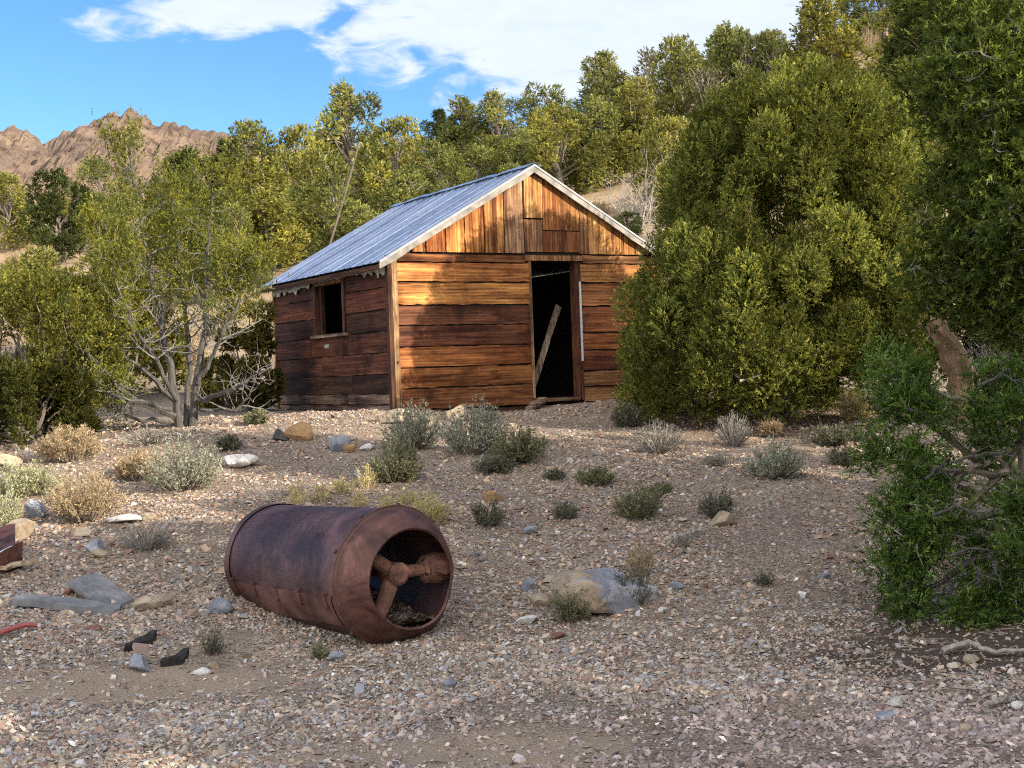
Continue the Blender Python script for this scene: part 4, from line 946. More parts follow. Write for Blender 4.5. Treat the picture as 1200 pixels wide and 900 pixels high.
bushy_juniper('low yellowish juniper right behind the left wall of the cabin', 292, 485, 19, 44, 130, 24, 1500, (.055, .055, .016), (.19, .16, .045), 34, bl=.055, bw=.013)
bushy_juniper('pale yellow shrubby juniper glowing between the trunk and the cabin', 268, 492, 21, 36, 66, 18, 900, (.12, .105, .03), (.30, .24, .06), 35, bl=.06, bw=.014)

# near crown at the right edge: trunk outside the frame, long boughs reaching in
def near_tree(label, o, trunk, boughs, seed, dens, c0, c1, bl=.042, bw=.0062, nb=9, L=.085, k0=4, nk=2, tl=(.14, .28), sg=.065):
    R2 = np.random.default_rng(seed); r = thing('juniper_tree', label, 'tree', o); T = Geo(); tips = []; tw = Geo(); bare = Geo()
    q = np.array(trunk)-o; T.tube(q+np.vstack([[0, 0, 0], R2.normal(size=(len(q)-1, 3))*.02]), np.linspace(.17, .05, len(q)), 9)
    for a, b_, rad in boughs:
        a, b_ = np.asarray(a)-o, np.asarray(b_)-o; pts = limb(T, a, b_, rad, .012, R2, 10, .18, 6)
        for k in range(k0, 10):
            for _ in range(nk): branchy(tw, tips, pts[k], unit((b_-a)*.5/np.linalg.norm(b_-a)+R2.normal(size=3)*.75), R2.uniform(*tl), .008, 1, R2, .8, .2, .3)
    T.build('trunk', M_BARK, r); tw.build('branches', M_DEAD, r)
    tp = np.array([a for a, _ in tips]); td = np.array([b_ for _, b_ in tips]); n = dens
    C = np.repeat(tp, n, 0)+R2.normal(size=(len(tp)*n, 3))*sg; A = unit(np.repeat(td, n, 0)*.7+R2.normal(size=C.shape)*.5+[0, 0, .15]); cl = np.repeat(R2.random(len(tp)), n); cr = Geo()
    for lo, hi, f in ((0, .3, .65), (.3, .7, 1), (.7, 1.01, 1.35)):
        s_ = (cl >= lo) & (cl < hi); sprays(cr, C[s_], A[s_], np.full(s_.sum(), L), nb, bl, bw, np.array(c0)*f, np.array(c1)*f, R2, spread=.5)
    cr.build('crown', M_LEAF, r); return r
def PY(px, py, y): return tuple(P(px, py, y))
o1 = P(1262, 470, 10.4); o1[2] = float(gh(o1[0], o1[1]))
tr1 = [o1+[0, 0, -.1], o1+[-.02, 0, .9], P(1250, 200, 10.4), P(1235, 20, 10.5), P(1215, -160, 10.6)]
bo = []
for px, py, y in ((1092, 262, 10.6), (1082, 318, 10.7), (1100, 350, 10.9), (1096, 130, 10.8), (1108, 205, 10.6), (1122, 40, 10.2), (1154, -10, 10.6), (1109, 85, 10.8), (1149, 120, 9.9), (1150, 60, 9.8), (1134, 190, 10.6), (1174, 215, 10.0), (1129, 245, 10.3), (1165, 165, 9.8), (1149, 285, 10.2), (1134, 300, 10.8), (1184, 275, 9.9), (1164, 325, 10.3), (1185, 240, 9.8), (1154, 150, 10.9), (1119, 130, 10.6), (1184, 10, 10.2), (1180, 20, 9.9), (1190, 110, 10.2), (1198, 320, 10.0), (1170, -60, 10.3), (1164, -60, 10.5), (1114, 10, 10.9), (1164, 70, 10.4), (1144, 335, 10.9), (1185, 300, 10.4),(1169, 265, 10.4),
                  (1340, 0, 10.5), (1350, 150, 10.5), (1330, 280, 10.5), (1290, -80, 10.2), (1300, 80, 9.4), (1300, 200, 11.4)):
    e = P(px, py, y); t_ = min(1.0, max(.15, (e[2]-o1[2]-.25)/(tr1[-1][2]-o1[2]))); z = o1[2]+(tr1[-1][2]-o1[2])*t_*.85
    st = np.array([np.interp(z, [q[2] for q in tr1], [q[k] for q in tr1]) for k in range(3)]); st[2] = z; bo.append((st, e, .032))
near_tree('tall shaded juniper crown leaning in from the right edge above the stump', o1, tr1, bo, 41, 5, (.046, .074, .019), (.165, .20, .048), bl=.042, bw=.0066, nk=3, tl=(.10, .22))
o2 = P(1225, 640, 8.55); o2[2] = float(gh(o2[0], o2[1]))
tr2 = [o2+[0, 0, -.1], o2+[-.03, 0, .35], P(1205, 560, 8.55), P(1200, 500, 8.6)]
bo = []
for px, py, y in ((1042, 425, 8.9), (1058, 445, 8.6), (1036, 470, 8.7), (1066, 480, 8.5), (1020, 535, 8.5), (1060, 540, 8.3), (1062, 590, 8.2), (1040, 615, 8.2), (1072, 635, 8.1), (1042, 660, 8.3), (1064, 690, 8.1), (1050, 712, 8.2), (1080, 560, 8.5), 
                  (1160, 460, 8.6), (1185, 440, 8.5), (1200, 480, 8.3), (1150, 510, 8.5), (1200, 590, 8.0), (1130, 720, 7.95), (1160, 735, 7.85), (1190, 700, 7.9), (1200, 650, 7.9), (1140, 640, 9.0), 
                  (1300, 600, 8.4), (1290, 500, 8.6), (1300, 700, 8.2), (1250, 450, 8.4), (1260, 640, 8.0)):
    e = P(px, py, y); t_ = R.uniform(.2, 1); st = np.array([np.interp(t_, np.linspace(0, 1, 4), [q[k] for q in tr2]) for k in range(3)]); bo.append((st, e, .026))
near_tree('bright green juniper boughs sweeping to the ground at lower right', o2, tr2, bo, 42, 6, (.044, .088, .023), (.155, .225, .056), bl=.032, bw=.0044, nb=10, k0=7, nk=2, tl=(.06, .15), L=.085, sg=.045)
bough = [o for o in COL.objects if o.get('label', '').startswith('bright green juniper boughs')][0]
for pl in ([(1120, 540, 7.95), (1150, 532, 7.9), (1185, 528, 7.9)], [(1115, 655, 7.85), (1140, 640, 7.85), (1168, 648, 7.9), (1185, 660, 7.95)], [(1147, 665, 7.85), (1150, 690, 7.8)], [(1160, 648, 7.85), (1175, 690, 7.8)], [(1150, 450, 8.1), (1175, 440, 8.05), (1195, 452, 8.0)], [(1085, 560, 7.95), (1110, 540, 7.9)], [(1095, 605, 7.9), (1120, 590, 7.9), (1150, 605, 7.9)]):
    q = np.array([P(*a) for a in pl]); t_ = np.linspace(0, len(q)-1, 8); q = np.stack([np.interp(t_, np.arange(len(q)), q[:, k]) for k in range(3)], 1)+R.normal(size=(8, 3))*.008; g = Geo(); g.tube(q-o2, np.linspace(.011, .003, 8), 6)
    for k in (2, 3, 4, 5, 6): e_ = unit(q[-1]-q[0]+R.normal(size=3)*.25)*R.uniform(.07, .16); g.tube([q[k]-o2, q[k]-o2+e_*.5+R.normal(size=3)*.012, q[k]-o2+e_+R.normal(size=3)*.02], [.004, .003, .0015], 4)
    g.build('dead_branch', M_GBARK, bough)

# splintered stump and the dead tangle behind it
so_ = P(1130, 470, 14.4); so_[2] = float(gh(so_[0], so_[1])); g = Geo(); q = px_line([(1138, 492, 14.4), (1130, 445, 14.4), (1114, 408, 14.3), (1090, 380, 14.2)], so_); q[0, 2] = -.1
t_ = np.linspace(0, 3, 12); q = np.stack([np.interp(t_, np.arange(4), q[:, k]) for k in range(3)], 1)
n = 20; V = []
for k, c in enumerate(q):
    w = .15-.003*k
    for a in np.arange(n)*2*math.pi/n:
        rr = w*(1+.22*math.sin(5*a+k*.2)+.10*R.normal()); V.append(c+[rr*math.cos(a), rr*math.sin(a)*.8, (.09*abs(R.normal())*(1.3 if math.cos(a) > 0 else .3) if k == 11 else 0)])
i = np.arange(11)[:, None]*n; j = np.arange(n)[None]; j2 = (j+1) % n; g.add(np.array(V), np.stack([i+j, i+j2, i+n+j2, i+n+j], -1).reshape(-1, 4)); g.add(np.array(V[-n:]+[q[-1]-[0, 0, .08]]), [(k, (k+1) % n, n) for k in range(n)])
tag(g.build('tree_stump', M_STUMP, loc=so_), 'splintered leaning stump with orange heartwood under the near crown', 'stump')
bushy_juniper('added near black juniper foliage standing for the shade behind the stump at right', 1180, 455, 17.5, 62, 130, 30, 2600, (.010, .014, .005), (.035, .042, .012), 37)  # added dark filler, the shade of the gap put into its leaf colour
bushy_juniper('small sunlit yellow green juniper just left behind the stump', 1075, 460, 18.5, 46, 100, 22, 1800, (.09, .10, .02), (.26, .25, .05), 38)
def deadshrub(label, px, py, y, w_px, h_px, nst, seed, mat=None, group=None, r0=.012):
    R2 = np.random.default_rng(seed); o = P(px, py, y); o[2] = float(gh(o[0], o[1])); g = Geo(); w, h = w_px*y/F_PX, h_px*y/F_PX; tips = []
    for k in range(nst):
        a = R2.random()*6.28; d = np.array([math.cos(a)*w/2*R2.uniform(.3, 1), math.sin(a)*w/2*R2.uniform(.3, 1), h*R2.uniform(.45, .95)]); L = np.linalg.norm(d)
        branchy(g, tips, (R2.normal()*.02, R2.normal()*.02, -.02), d, L*.62, r0, 2, R2, .55, .3)
    return tag(g.build('dead_shrub', mat or M_DEAD, loc=o), label, 'shrub', group)
gp = G(750, 272, 22); deadshrub('tall leafless grey shrub on the sandy clearing above the roof end', 750, 272, gp[1], 66, 105, 9, 51, r0=.03)
gp = G(775, 300, 22); deadshrub('lower tangled grey shrub just right of the tall leafless one', 772, 285, gp[1], 50, 70, 9, 58, r0=.03)
deadshrub('dead grey twig tangle in the dark gap right of the stump', 1165, 470, 15.4, 80, 110, 14, 52)

# ------------------------------------------------------------------ shrubs
KINDS_ = {   # leaf colours, stem colours, leafiness, stem count, blade length, blade width
 'sage': ((.20, .21, .165), (.42, .425, .34), (.17, .145, .12), 26, 70, .020, .0042),
 'pale': ((.26, .27, .165), (.46, .46, .29), (.28, .25, .19), 24, 70, .022, .0042),
 'tan': ((.27, .20, .12), (.50, .40, .26), (.27, .22, .17), 16, 110, .030, .0030),
 'dark': ((.075, .078, .055), (.19, .19, .14), (.10, .085, .07), 24, 60, .018, .0042),
 'green': ((.105, .115, .062), (.25, .25, .145), (.13, .11, .08), 26, 60, .020, .0042),
 'straw': ((.38, .31, .13), (.60, .52, .26), (.40, .33, .2), 10, 120, .045, .0025),
 'grey': ((.20, .18, .155), (.38, .35, .31), (.27, .245, .22), 4, 120, .02, .003),
}
def shrub(label, px, py, w_px, h_px, kind, seed, name='sagebrush', group=None, upright=.5, n_st=None, base=None):
    R2 = np.random.default_rng(seed); o = G(px, py) if base is None else np.asarray(base, float)
    y = o[1]; w, h = w_px*y/F_PX, h_px*y/F_PX; c0, c1, sc_, nl, ns, bl, bw = KINDS_[kind]
    k_ = min(1.0, max(.25, w/.55)); ns = int((n_st or ns)*k_)+10
    r = thing(name, label, 'shrub', o, 0, group); st = Geo(); C, A = [], []
    for k in range(ns):
        a = R2.random()*6.283; q = math.sqrt(R2.random()); e = np.array([math.cos(a)*w/2*q, math.sin(a)*w/2*q, h*math.sqrt(max(.06, 1-q*q*.85))*R2.uniform(.6, 1.05)])
        t = np.linspace(0, 1, 5)[:, None]; b0 = np.array([e[0]*.18, e[1]*.18, -.02])
        pts = b0+(e-b0)*np.concatenate([t**.8, t**.8, t**(1.0+upright*(.5 if kind != 'grey' else -.3))], 1)+R2.normal(size=(5, 3))*w*.018*t
        col = np.array(sc_)*R2.uniform(.6, 1.35); st.tube(pts, np.linspace(.0055, .0016, 5)*(1.2 if w > .4 else .8), 3, col, caps=False)
        m_ = max(3, int(nl*R2.uniform(.6, 1.3)*max(.35, k_))); u = R2.uniform(.30 if kind != 'tan' else .5, 1.0, m_)
        for v in u:
            f = v*4; i0 = min(3, int(f)); C.append(pts[i0]+(pts[i0+1]-pts[i0])*(f-i0)+R2.normal(size=3)*.018*max(.5, k_)); A.append(unit(pts[i0+1]-pts[i0])*.8+R2.normal(size=3)*.35)
    st.build('stems', M_STEM, r); C, A = np.array(C), unit(np.array(A)); fo = Geo(); sc2 = max(.75, min(1.5, y/11))
    sprays(fo, C, A, np.full(len(C), .028), 4, bl*sc2, bw*sc2, c0, c1, R2, spread=.7); fo.build('foliage', M_SAGE, r); return r
SHR = [
 ('large grey green sagebrush below the twin trunk juniper, left of a white stone', 216, 574, 100, 72, 'sage', 1),
 ('tan twiggy bush at the juniper edge, uphill of the pale sagebrush', 84, 540, 74, 44, 'tan', 2),
 ('large straw and grey bush with bare drooping twigs, beside the split white rock', 100, 610, 92, 62, 'tan', 3),
 ('pale green sagebrush at left edge, uphill one of two', 32, 580, 84, 42, 'pale', 4),
 ('pale green sagebrush at left edge, downhill one of two beside the grey rock', 2, 625, 62, 60, 'pale', 5),
 ('small tan bush between the big tan bush and the large grey green sagebrush', 162, 562, 56, 34, 'tan', 6),
 ('silvery twig mat on the bank under the twin trunk juniper', 172, 520, 82, 18, 'grey', 7),
 ('bluish sagebrush against the cabin corner post, leftmost of the three before the front wall', 485, 526, 80, 58, 'sage', 8),
 ('tall grey green sagebrush before the front wall, middle one of three', 556, 531, 92, 66, 'sage', 9),
 ('darker green sagebrush before the front wall, nearest the loose planks', 608, 541, 72, 44, 'green', 10),
 ('round sagebrush with straw tips standing alone downhill of the front wall', 464, 564, 68, 48, 'green', 11),
 ('low dark shrub spreading below the three before the front wall', 583, 552, 58, 16, 'dark', 12),
 ('small low dark shrub in the open, left of the two above the boulder', 648, 562, 26, 16, 'dark', 13),
 ('flat olive shrub in the open, halfway from door to boulder', 697, 568, 46, 24, 'green', 14),
 ('dark blue green shrub beside an ochre stone, right behind the drum mouth', 572, 616, 48, 30, 'dark', 15),
 ('small dark shrub between drum and boulder, uphill of both', 664, 608, 34, 20, 'dark', 16),
 ('two headed dark green shrub uphill right of the boulder', 752, 606, 68, 44, 'green', 17),
 ('small dark shrub beside the tan stone at right centre', 840, 606, 46, 34, 'dark', 18),
 ('grey green sagebrush on the slope below the big round juniper', 908, 560, 72, 44, 'sage', 19),
 ('silver sagebrush at the foot of the big round juniper, left side', 772, 530, 70, 38, 'grey', 20),
 ('dark small shrub tucked under the left foot of the big round juniper', 736, 500, 40, 28, 'dark', 21),
 ('pale bare branched shrub at the front foot of the big round juniper', 860, 522, 54, 40, 'grey', 22),
 ('low dark shrub right of the big round juniper, before the near boughs', 978, 520, 74, 24, 'dark', 23),
 ('small dark shrub touching the near boughs at right', 985, 545, 36, 22, 'dark', 24),
 ('olive shrub hugging the lower left of the two tone boulder', 668, 727, 62, 40, 'green', 25),
 ('dark dead twig shrub draped over the right side of the boulder', 735, 708, 64, 44, 'dark', 26),
 ('rusty straw tuft standing above the right side of the boulder', 752, 676, 34, 44, 'tan', 27),
 ('yellow straw bush right behind the top of the drum', 503, 616, 52, 40, 'straw', 28),
 ('dark matted dead shrub on the slope left of the drum', 172, 642, 72, 26, 'grey', 29),
 ('small green shrub in the gravel left of the drum', 250, 766, 30, 28, 'dark', 30),
 ('tiny olive tuft in front of the drum belly', 376, 772, 18, 18, 'green', 31),
 ('tiny grey green tuft far out on the open gravel at right', 896, 686, 26, 14, 'dark', 32),
 ('small yellow bush at the sunlit edge under the big round juniper', 1002, 492, 40, 30, 'straw', 33),
 ('small grey shrub on the bank right of the ochre stone', 268, 527, 34, 18, 'dark', 34),
 ('small low shrub by the sandy bank before the far left cabin corner', 300, 497, 30, 16, 'green', 35),
 ('thin tan grass tuft at the front foot of the big round juniper', 905, 512, 26, 22, 'tan', 36),
 ('low grey shrub spreading left of the sagebrush below the big juniper', 842, 545, 40, 14, 'grey', 37),
 ('grey twig shrub on the slope right above the boulder', 800, 640, 30, 12, 'grey', 38),
 ('small olive shrub between the flat olive one and the two headed one', 776, 578, 30, 12, 'green', 39),
]
for a in SHR: shrub(*a)
for k, (px, py) in enumerate(((402, 578), (378, 588), (430, 572), (455, 600), (420, 596), (350, 592), (476, 590))):
    shrub('thin dry grass tuft in the sunlit strip uphill of the drum', px, py, 26, 20+4*(k % 3), 'straw', 60+k, 'grass_tuft', 'dry grass tufts uphill of the drum', n_st=40)
# low brush dotted over the far slopes
pr = shrub('small round brush plant on the sandy far slope', 700, 255, 30, 22, 'tan', 90, 'brush_plant', 'brush plants dotted over the far slopes')
pr2 = shrub('small round brush plant on the sandy far slope', 1020, 88, 30, 22, 'dark', 91, 'brush_plant', 'brush plants dotted over the far slopes')
R = np.random.default_rng(77)
for k in range(70):
    px = R.uniform(-20, 1150); y = R.uniform(24, 84); a = (px-600)/F_PX; q = np.array([a*y, y, 0]); q[2] = float(gh(q[0], q[1]))
    dup([pr, pr2][k % 2], q, R.random()*6.28, R.uniform(.6, 1.5)*(1 if k % 2 == 0 else .5))
shrub('rounded tan brush on the dirt patch at the top of the ridge', 1018, 62, 30, 34, 'tan', 93, 'brush_plant')

# ------------------------------------------------------------------ stones
def rock(label, px, py, w_px, h_px, mat, seed, name='rock', flat=1.0, cuts=7, base=None, sink=.18, group=None, yaw=None, depth=.8):
    R2 = np.random.default_rng(seed); o = G(px, py) if base is None else base; y = o[1]; w, h = w_px*y/F_PX, h_px*y/F_PX*flat
    bm = bmesh.new(); bmesh.ops.create_icosphere(bm, subdivisions=4 if w > .25 else 3, radius=1)
    V = np.array([v.co[:] for v in bm.verts]); 
    for k in range(cuts):
        d = unit(R2.normal(size=3)); c = R2.uniform(.45, .82); q = V@d; V = V-np.clip(q-c, 0, None)[:, None]*d
    nse = np.array([fbm(V[:, 0]*2.2+seed, V[:, 1]*2.2+V[:, 2]*1.7, 4, seed)]).T; V = V*(1+.16*nse)
    V = V-[0, 0, V[:, 2].min()]; V = V/[np.ptp(V[:, 0]), np.ptp(V[:, 1]), np.ptp(V[:, 2])]*[w, w*depth, h*(1+sink)]-[0, 0, h*sink]
    for v, c in zip(bm.verts, V): v.co = c
    me = bpy.data.meshes.new(name); bm.to_mesh(me); bm.free(); me.materials.append(mat); 
    ob = bpy.data.objects.new(name, me); COL.objects.link(ob); ob.location = o; ob.rotation_euler = (R2.normal()*.06, R2.normal()*.06, R2.normal()*.25 if yaw is None else yaw)
    return tag(ob, label, 'rock', group)
rock('half buried boulder, tan on the left and blue grey on the right', 708, 702, 128, 36, M_DUO, 3, 'boulder', cuts=10, depth=.95, yaw=.1, sink=.5)
K = M_ROCK
ROCKS = [
 ('flat white stone on the bank right of the large sagebrush', 280, 546, 40, 14, 'white', 1),
 ('ochre boulder on the bank below the cabin window', 353, 514, 34, 20, 'orange', 2),
 ('blue grey stone in the rubble right of the ochre boulder', 396, 528, 28, 18, 'blue', 3),
 ('small ochre stone touching the blue grey stone right of the ochre boulder', 412, 530, 16, 10, 'orange', 4),
 ('small flat white stone right of the blue grey stone before the corner post', 430, 527, 20, 8, 'white', 5),
 ('dark stone at the left foot of the ochre boulder', 330, 516, 18, 14, 'dark', 6),
 ('tan angular rock beside the pale sagebrush at the left edge', 18, 632, 40, 24, 'tan', 7),
 ('split grey rock left of the straw and grey bush', 42, 606, 26, 20, 'blue', 8),
 ('flat pale slab in the rubble below the straw and grey bush', 148, 612, 40, 10, 'white', 9),
 ('flat tan stone touching the right end of the pale slab below the bush', 174, 610, 22, 9, 'tan', 10),
 ('grey blue stone left of the matted dead shrub', 112, 646, 22, 14, 'blue', 11),
 ('tan stone just downhill of the grey blue stone by the matted dead shrub', 117, 654, 20, 11, 'tan', 12),
 ('pale tan stone right of the grey slabs', 186, 712, 34, 16, 'tan', 13),
 ('low tan stone touching the end of the grey slabs', 166, 715, 26, 16, 'tan', 14),
 ('blue grey stone left of the drum back end', 256, 718, 34, 16, 'blue', 15),
 ('small white stone below the drum back end', 236, 722, 20, 9, 'white', 16),
 ('blue grey pointed stone below the dark felt chunks', 164, 785, 28, 17, 'blue', 17),
 ('flat white stone in the gravel right of the felt chunks', 236, 791, 22, 9, 'white', 18),
 ('small round tan pebble by the flat white stone', 250, 783, 12, 9, 'tan', 19),
 ('grey stone in front of the drum belly', 394, 774, 20, 11, 'blue', 20),
 ('tan stone at the foot of the small dark shrub, right centre', 848, 616, 30, 18, 'tan', 21),
 ('flat ochre stone in the crack left of the boulder', 632, 708, 34, 12, 'tan', 22),
 ('blue grey stone at the far left foot of the boulder', 620, 692, 18, 14, 'blue', 23),
 ('pale flat stone below left of the boulder', 618, 730, 30, 9, 'white', 24),
 ('bluish pebble stone on the slope right of the boulder', 790, 690, 18, 8, 'blue', 25),
 ('white rounded stone on the slope far right of the boulder', 776, 718, 12, 7, 'white', 26),
 ('reddish flat stone downhill of the boulder', 654, 748, 18, 7, 'red', 27),
 ('grey flat stone near the drum mouth, uphill right', 622, 625, 16, 9, 'blue', 28),
 ('ochre stone behind the dark blue green shrub near the drum', 578, 588, 22, 14, 'orange', 29),
 ('white stone on dark soil at lower right', 1050, 829, 16, 12, 'white', 30),
 ('blue flat stone on dark soil at lower right', 1040, 842, 26, 8, 'blue', 31),
 ('tan stone under the dead branch at right', 1138, 776, 20, 9, 'tan', 32),
 ('white stone at the lower right corner', 1192, 831, 16, 10, 'white', 33),
 ('pale stone at the near edge of the needle litter', 1130, 858, 18, 11, 'tan', 34),
 ('grey stone in the front gravel right of centre', 528, 805, 18, 10, 'blue', 35),
 ('tan flat stone in the rubble uphill of the grey slabs', 96, 628, 26, 10, 'tan', 36),
 ('red brown stone uphill of the dark felt chunks', 110, 740, 20, 8, 'red', 37),
 ('small rounded rust red stone against the left grey slab', 80, 698, 13, 10, 'red', 38),
 ('pale blue stone on the slope between near boughs and boulder', 965, 678, 16, 7, 'blue', 39),
 ('white stone right of the tiny tuft on the open gravel', 942, 700, 12, 7, 'white', 40),
 ('pale tan flat rock at the bank before the cabin corner', 462, 495, 46, 16, 'tan', 41),
 ('tan upright rock between the sagebrush before the front wall', 536, 492, 30, 18, 'tan', 42),
 ('tan rock at left edge beyond the pale sagebrush', 8, 545, 30, 14, 'tan', 43),
]
for l, px, py, w, h, mt, sd_ in ROCKS: rock(l, px, py, w, h, K[mt], 100+sd_, cuts=8)

# gravel lying over the slope: one mass nobody could count
R = np.random.default_rng(99)
PAL = np.array([(.36, .29, .225), (.43, .37, .29), (.31, .215, .175), (.36, .265, .22), (.29, .29, .30), (.38, .39, .41), (.52, .50, .47), (.25, .17, .135), (.47, .42, .35), (.21, .19, .18), (.44, .33, .24)])
PW = np.array([.17, .15, .10, .12, .12, .08, .05, .06, .08, .04, .03]); PW /= PW.sum()
OCT = np.array([(1, 0, 0), (-1, 0, 0), (0, 1, 0), (0, -1, 0), (0, 0, 1), (0, 0, -1)], float); OF_ = np.array([(0, 2, 4), (2, 1, 4), (1, 3, 4), (3, 0, 4), (2, 0, 5), (1, 2, 5), (3, 1, 5), (0, 3, 5)])
CUB = np.array([(-1, -1, -.8), (1, -1, -.8), (1, 1, -.8), (-1, 1, -.8), (-.7, -.7, .8), (.7, -.7, .8), (.7, .7, .8), (-.7, .7, .8)])*.72
CF_ = np.array([(0, 2, 1), (0, 3, 2), (4, 5, 6), (4, 6, 7), (0, 1, 5), (0, 5, 4), (1, 2, 6), (1, 6, 5), (2, 3, 7), (2, 7, 6), (3, 0, 4), (3, 4, 7)])
def pebbles(n, ylo, yhi, r0, r1, pw):
    y = ylo+(yhi-ylo)*R.random(n)**pw; x = R.uniform(-1, 1, n)*(y*.40+.3)
    q = fbm(x*1.1, y*1.1, 3, 71)+.6*fbm(x*5, y*5, 2, 73)
    tr = np.exp(-(((x+2.1)/1.2)**2+((y-7.35)/.5)**2)**2)+np.exp(-(((x+.5)/1.2)**2+((y-5.9)/.45)**2)**2)
    inc = ((x-CB[0])*Uv[0]+(y-CB[1])*Uv[1] > -.05) & ((x-CB[0])*Vv[0]+(y-CB[1])*Vv[1] > -.02)
    ok = (R.random(n) < np.clip(.62+q*1.1, .08, 1)) & (R.random(n) > .88*tr) & ~inc
    dfd = np.exp(-(((x-2.9)/1.5)**2+((y-7.5)/1.1)**2)**2); ok &= R.random(n) > .90*dfd
    x, y = x[ok], y[ok]; n = len(x); r = r0*np.exp(R.normal(size=n)*.5)
    r = np.clip(r, r0*.5, r1); z = gh(x, y)+.014*np.clip(1-np.abs(y-11)/9, 0, 1)*fbm(x*9, y*9, 2, 21)
    out = []
    half = R.random(n) < (.5 if r0 < .0125 else 0)
    ci = R.choice(len(PAL), n, p=PW); col = PAL[ci]*np.exp(R.normal(size=(n, 1))*.26)*1.14
    far_ = np.clip((y-7.5)/3, 0, 1)[:, None]; col = col*(1-far_*np.array([.12, .19, .25]))
    pink = np.clip((7.0-y)/.9, 0, 1)*np.clip((x+1.1)/.9, 0, 1)*.6; col = col*(1-pink[:, None])+(col.mean(1, keepdims=True)*np.array([1.22, .97, .93]))*pink[:, None]
    for S, Fs, sel in ((OCT, OF_, half), (CUB, CF_, ~half)):
        m_ = int(sel.sum())
        if m_ == 0: continue
        V = np.repeat(S[None], m_, 0)*(1+R.normal(size=(m_, len(S), 3))*.22); V = V*np.stack([R.uniform(.8, 1.5, m_), R.uniform(.6, 1.0, m_), R.uniform(.35, .75, m_)], 1)[:, None]*r[sel][:, None, None]
        a = R.random(m_)*6.283; tl_ = R.normal(size=(m_, 2))*.3; c, s = np.cos(a)[:, None], np.sin(a)[:, None]
        vx, vy, vz = V[..., 0], V[..., 1], V[..., 2]; vz = vz+vx*tl_[:, :1]+vy*tl_[:, 1:]
        V = np.stack([vx*c-vy*s+x[sel][:, None], vx*s+vy*c+y[sel][:, None], vz+z[sel][:, None]+r[sel][:, None]*.26], -1)
        out.append((V.reshape(-1, 3), (Fs[None]+np.arange(m_)[:, None, None]*len(S)).reshape(-1, 3), np.repeat(col[sel], len(S), 0)))
    return out
g = Geo()
for args in ((60000, 4.8, 6.9, .0092, .022, 1.0), (130000, 4.8, 9.5, .0080, .020, 1.15), (11000, 4.8, 10, .014, .028, 1.3), (110000, 9.0, 17.5, .0100, .022, 1.0), (3200, 8.5, 18, .019, .040, 1.0), (260, 5, 18, .036, .06, 1.0)):
    for V, Fq, C in pebbles(*args): g.add(V, Fq, C)
o = g.build('loose_gravel', M_PEB); tag(o, 'loose shale gravel scattered over the whole slope and track', 'gravel', kind='stuff')
# bits of dry twig and stalk littering the slope
g = Geo()
for k in range(1500):
    y = R.uniform(5, 16); x = R.uniform(-1, 1)*y*.39
    if k < 700: y = 7.6+R.normal()*1.0; x = 2.7+R.normal()*.9
    if y < 4.5: continue
    z = float(gh(x, y))+.012; a = R.random()*6.28; L = R.uniform(.03, .14); d = np.array([math.cos(a), math.sin(a), R.normal()*.12])*L
    p0 = np.array([x, y, z]); g.tube([p0, p0+d*.5+R.normal(size=3)*.008, p0+d], [.003, .003, .0015], 3, np.array((.26, .22, .18))*R.uniform(.5, 1.6), caps=False)
tag(g.build('twig_litter', M_STEM), 'dry twig bits littering the gravel and the needle soil', 'litter', kind='stuff')

# ------------------------------------------------------------------ debris
def slab(name, label, cat, corners, th, mat, col=(.3, .3, .3), n=9, warp=.012, curl=0.0):
    """A warped sheet or board from four corner points (going round)."""
    c = [np.asarray(q, float) for q in corners]; o = (c[0]+c[1]+c[2]+c[3])/4; g = Geo(); u = np.linspace(0, 1, n); V = []
    for a in u:
        for b_ in u:
            p_ = (c[0]*(1-a)+c[1]*a)*(1-b_)+(c[3]*(1-a)+c[2]*a)*b_-o; p_ = p_+[0, 0, warp*math.sin(a*5+b_*3)+curl*(2*b_-1)**2+.003*R.normal()]; V.append(p_)
    V = np.array(V); i = np.arange(n-1)[:, None]*n; j = np.arange(n-1)[None]; Fq = np.stack([i+j, i+n+j, i+n+j+1, i+j+1], -1).reshape(-1, 4)
    N_ = len(V); g.add(np.vstack([V, V-[0, 0, th]]), np.vstack([Fq, Fq[:, ::-1]+N_]), col)
    ed = [k for k in range(n)]+[k*n+n-1 for k in range(1, n)]+[(n-1)*n+k for k in range(n-2, -1, -1)]+[k*n for k in range(n-2, 0, -1)]
    q = [(ed[k], ed[(k+1) % len(ed)], ed[(k+1) % len(ed)]+N_, ed[k]+N_) for k in range(len(ed))]; g.F4.append(np.array(q)); return tag(g.build(name, mat, loc=o), label, cat)
def W3(px, py, h=0.0, dy=0.0):
    p_ = G(px, py); p_[1] += dy; p_[2] = float(gh(p_[0], p_[1]))+h; return p_
gw = (.30, .30, .33)
slab('weathered_board', 'broad grey board tilted up, upper one of the two left of the drum', 'board', [W3(80, 700, .10), W3(108, 676+22, .13, .12), W3(152, 714, .03, .1), W3(122, 716, .01)], .03, M_SLAB, gw, warp=.004)
slab('weathered_board', 'long narrow grey board lying flat, lower one of the two left of the drum', 'board', [W3(14, 714, .07), W3(30, 708, .08), W3(144, 716, .04), W3(134, 722, .03)], .045, M_SLAB, (.26, .26, .29), warp=.004)
slab('rusted_sheet', 'dark rusty bent metal sheet at the left edge', 'metal sheet', [W3(-30, 690, .03), W3(26, 668, .03), W3(28, 668, .20), W3(-26, 690, .19)], .006, M_RUST, warp=.01)
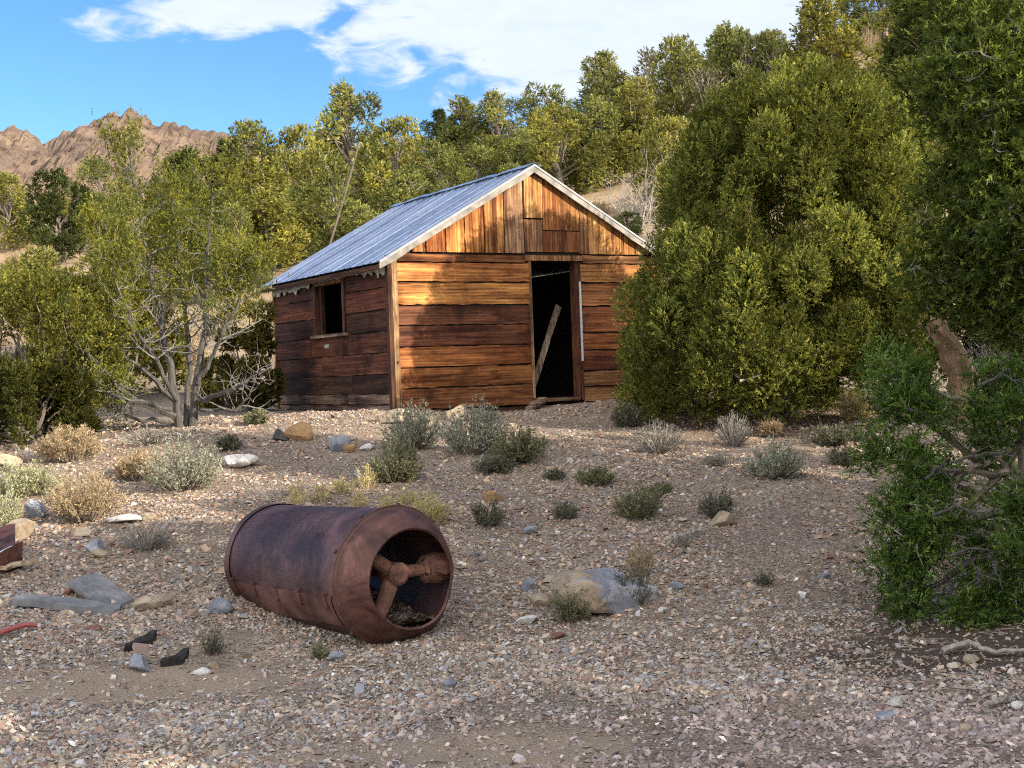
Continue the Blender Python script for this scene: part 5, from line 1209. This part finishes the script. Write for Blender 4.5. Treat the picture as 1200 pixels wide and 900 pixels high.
slab('rusted_sheet', 'red rusty ribbed metal sheet lying behind the bent one at the left edge', 'metal sheet', [W3(-40, 672, .1), W3(18, 656, .09), W3(8, 645, .14, .2), W3(-40, 650, .16, .2)], .006, M_RUST, warp=.02)
plank('pale_board', 'pale weathered board end at the left edge beside the rusty sheet', W3(-40, 690, .06), W3(42, 668, .05), .07, .03, (.46, .40, .31))
plank('white_strip', 'thin white painted strip leaning on the pale board at the left edge', W3(-20, 680, .12), W3(16, 662, .13), .018, .012, (.7, .7, .7), cat='strip', mat=M_TIN)
g = Geo(); q = np.array([W3(-14, 752, .03), W3(10, 745, .035), W3(30, 740, .04), W3(44, 739, .03)]); g.tube(q-q[0], [.018, .018, .016, .014], 8)
tag(g.build('painted_stick', flatmat('faded_red_paint', (.36, .10, .09), .7, nscale=14), loc=q[0], smooth=True), 'faded red and white stick lying at the left edge below the slabs', 'stick')
for k, (l, pts) in enumerate((('black felt chunk in the gravel, upper one of two', [(145, 766), (152, 757), (184, 748), (178, 756)]), ('black felt chunk in the gravel, lower one beside the pointed stone', [(188, 782), (196, 776), (222, 770), (214, 779)]))):
    c = [W3(*q) for q in pts]; c[0][2] += .03; c[1][2] += .035; c[2][2] += .045; c[3][2] += .03
    slab('felt_chunk', l, 'debris', c, .04, M_TAR, warp=.012)
def fallen(label, pl, r, seed):
    R2 = np.random.default_rng(seed); q = np.array([W3(a, b_, h) for a, b_, h in pl]); o = q[0].copy(); t_ = np.linspace(0, len(q)-1, 16); c = np.stack([np.interp(t_, np.arange(len(q)), q[:, k]) for k in range(3)], 1)+R2.normal(size=(16, 3))*.006; g = Geo(); g.tube(c-o, np.linspace(r, r*.45, 16), 7)
    return tag(g.build('dead_branch', M_DEAD, loc=o), label, 'branch')
fallen('grey dead branch lying under the near boughs at right', [(1105, 771, .03), (1135, 766, .06), (1165, 771, .03), (1215, 769, .04)], .019, 1)
fallen('short dead branch on the needle soil at the lower right', [(1156, 834, .02), (1180, 826, .03), (1200, 820, .02)], .012, 2)
fallen('grey drift stick lying on the slope uphill of the boulder', [(790, 634, .03), (812, 630, .04), (828, 626, .03)], .018, 3)
fallen('dark bare stick at the top of the matted dead shrub left of the drum', [(190, 628, .05), (206, 620, .10), (214, 618, .06)], .016, 4)

# trees beyond the right edge that shade the slope, as junipers do there
R = np.random.default_rng(123)
for k, (x, y, h, v) in enumerate(((5.6, 3.0, 4.6, 'i'), (6.6, 1.0, 5.6, 'c'), (6.2, -1.2, 5.8, 'a'), (6.8, 5.0, 5.0, 'c'), (5.4, -3.4, 5.8, 'f'), (8.0, 2.8, 6.0, 'f'), (7.6, -2.4, 6.2, 'c'), (7.2, 7.2, 4.3, 'i'), (7.8, 9.2, 4.4, 'c'), (8.4, 11.4, 3.6, 'a'), (9.2, 13.6, 3.4, 'i'), (8.8, 5.6, 5.6, 'a'), (4.2, -5.6, 5.6, 'i'))):
    dup(PROTO[v], (x, y, float(gh(x, y))), R.random()*6.28, (h*.95, h*.95, h), 'juniper standing beyond the right edge of the view, shading the slope', 'junipers beyond the right edge')
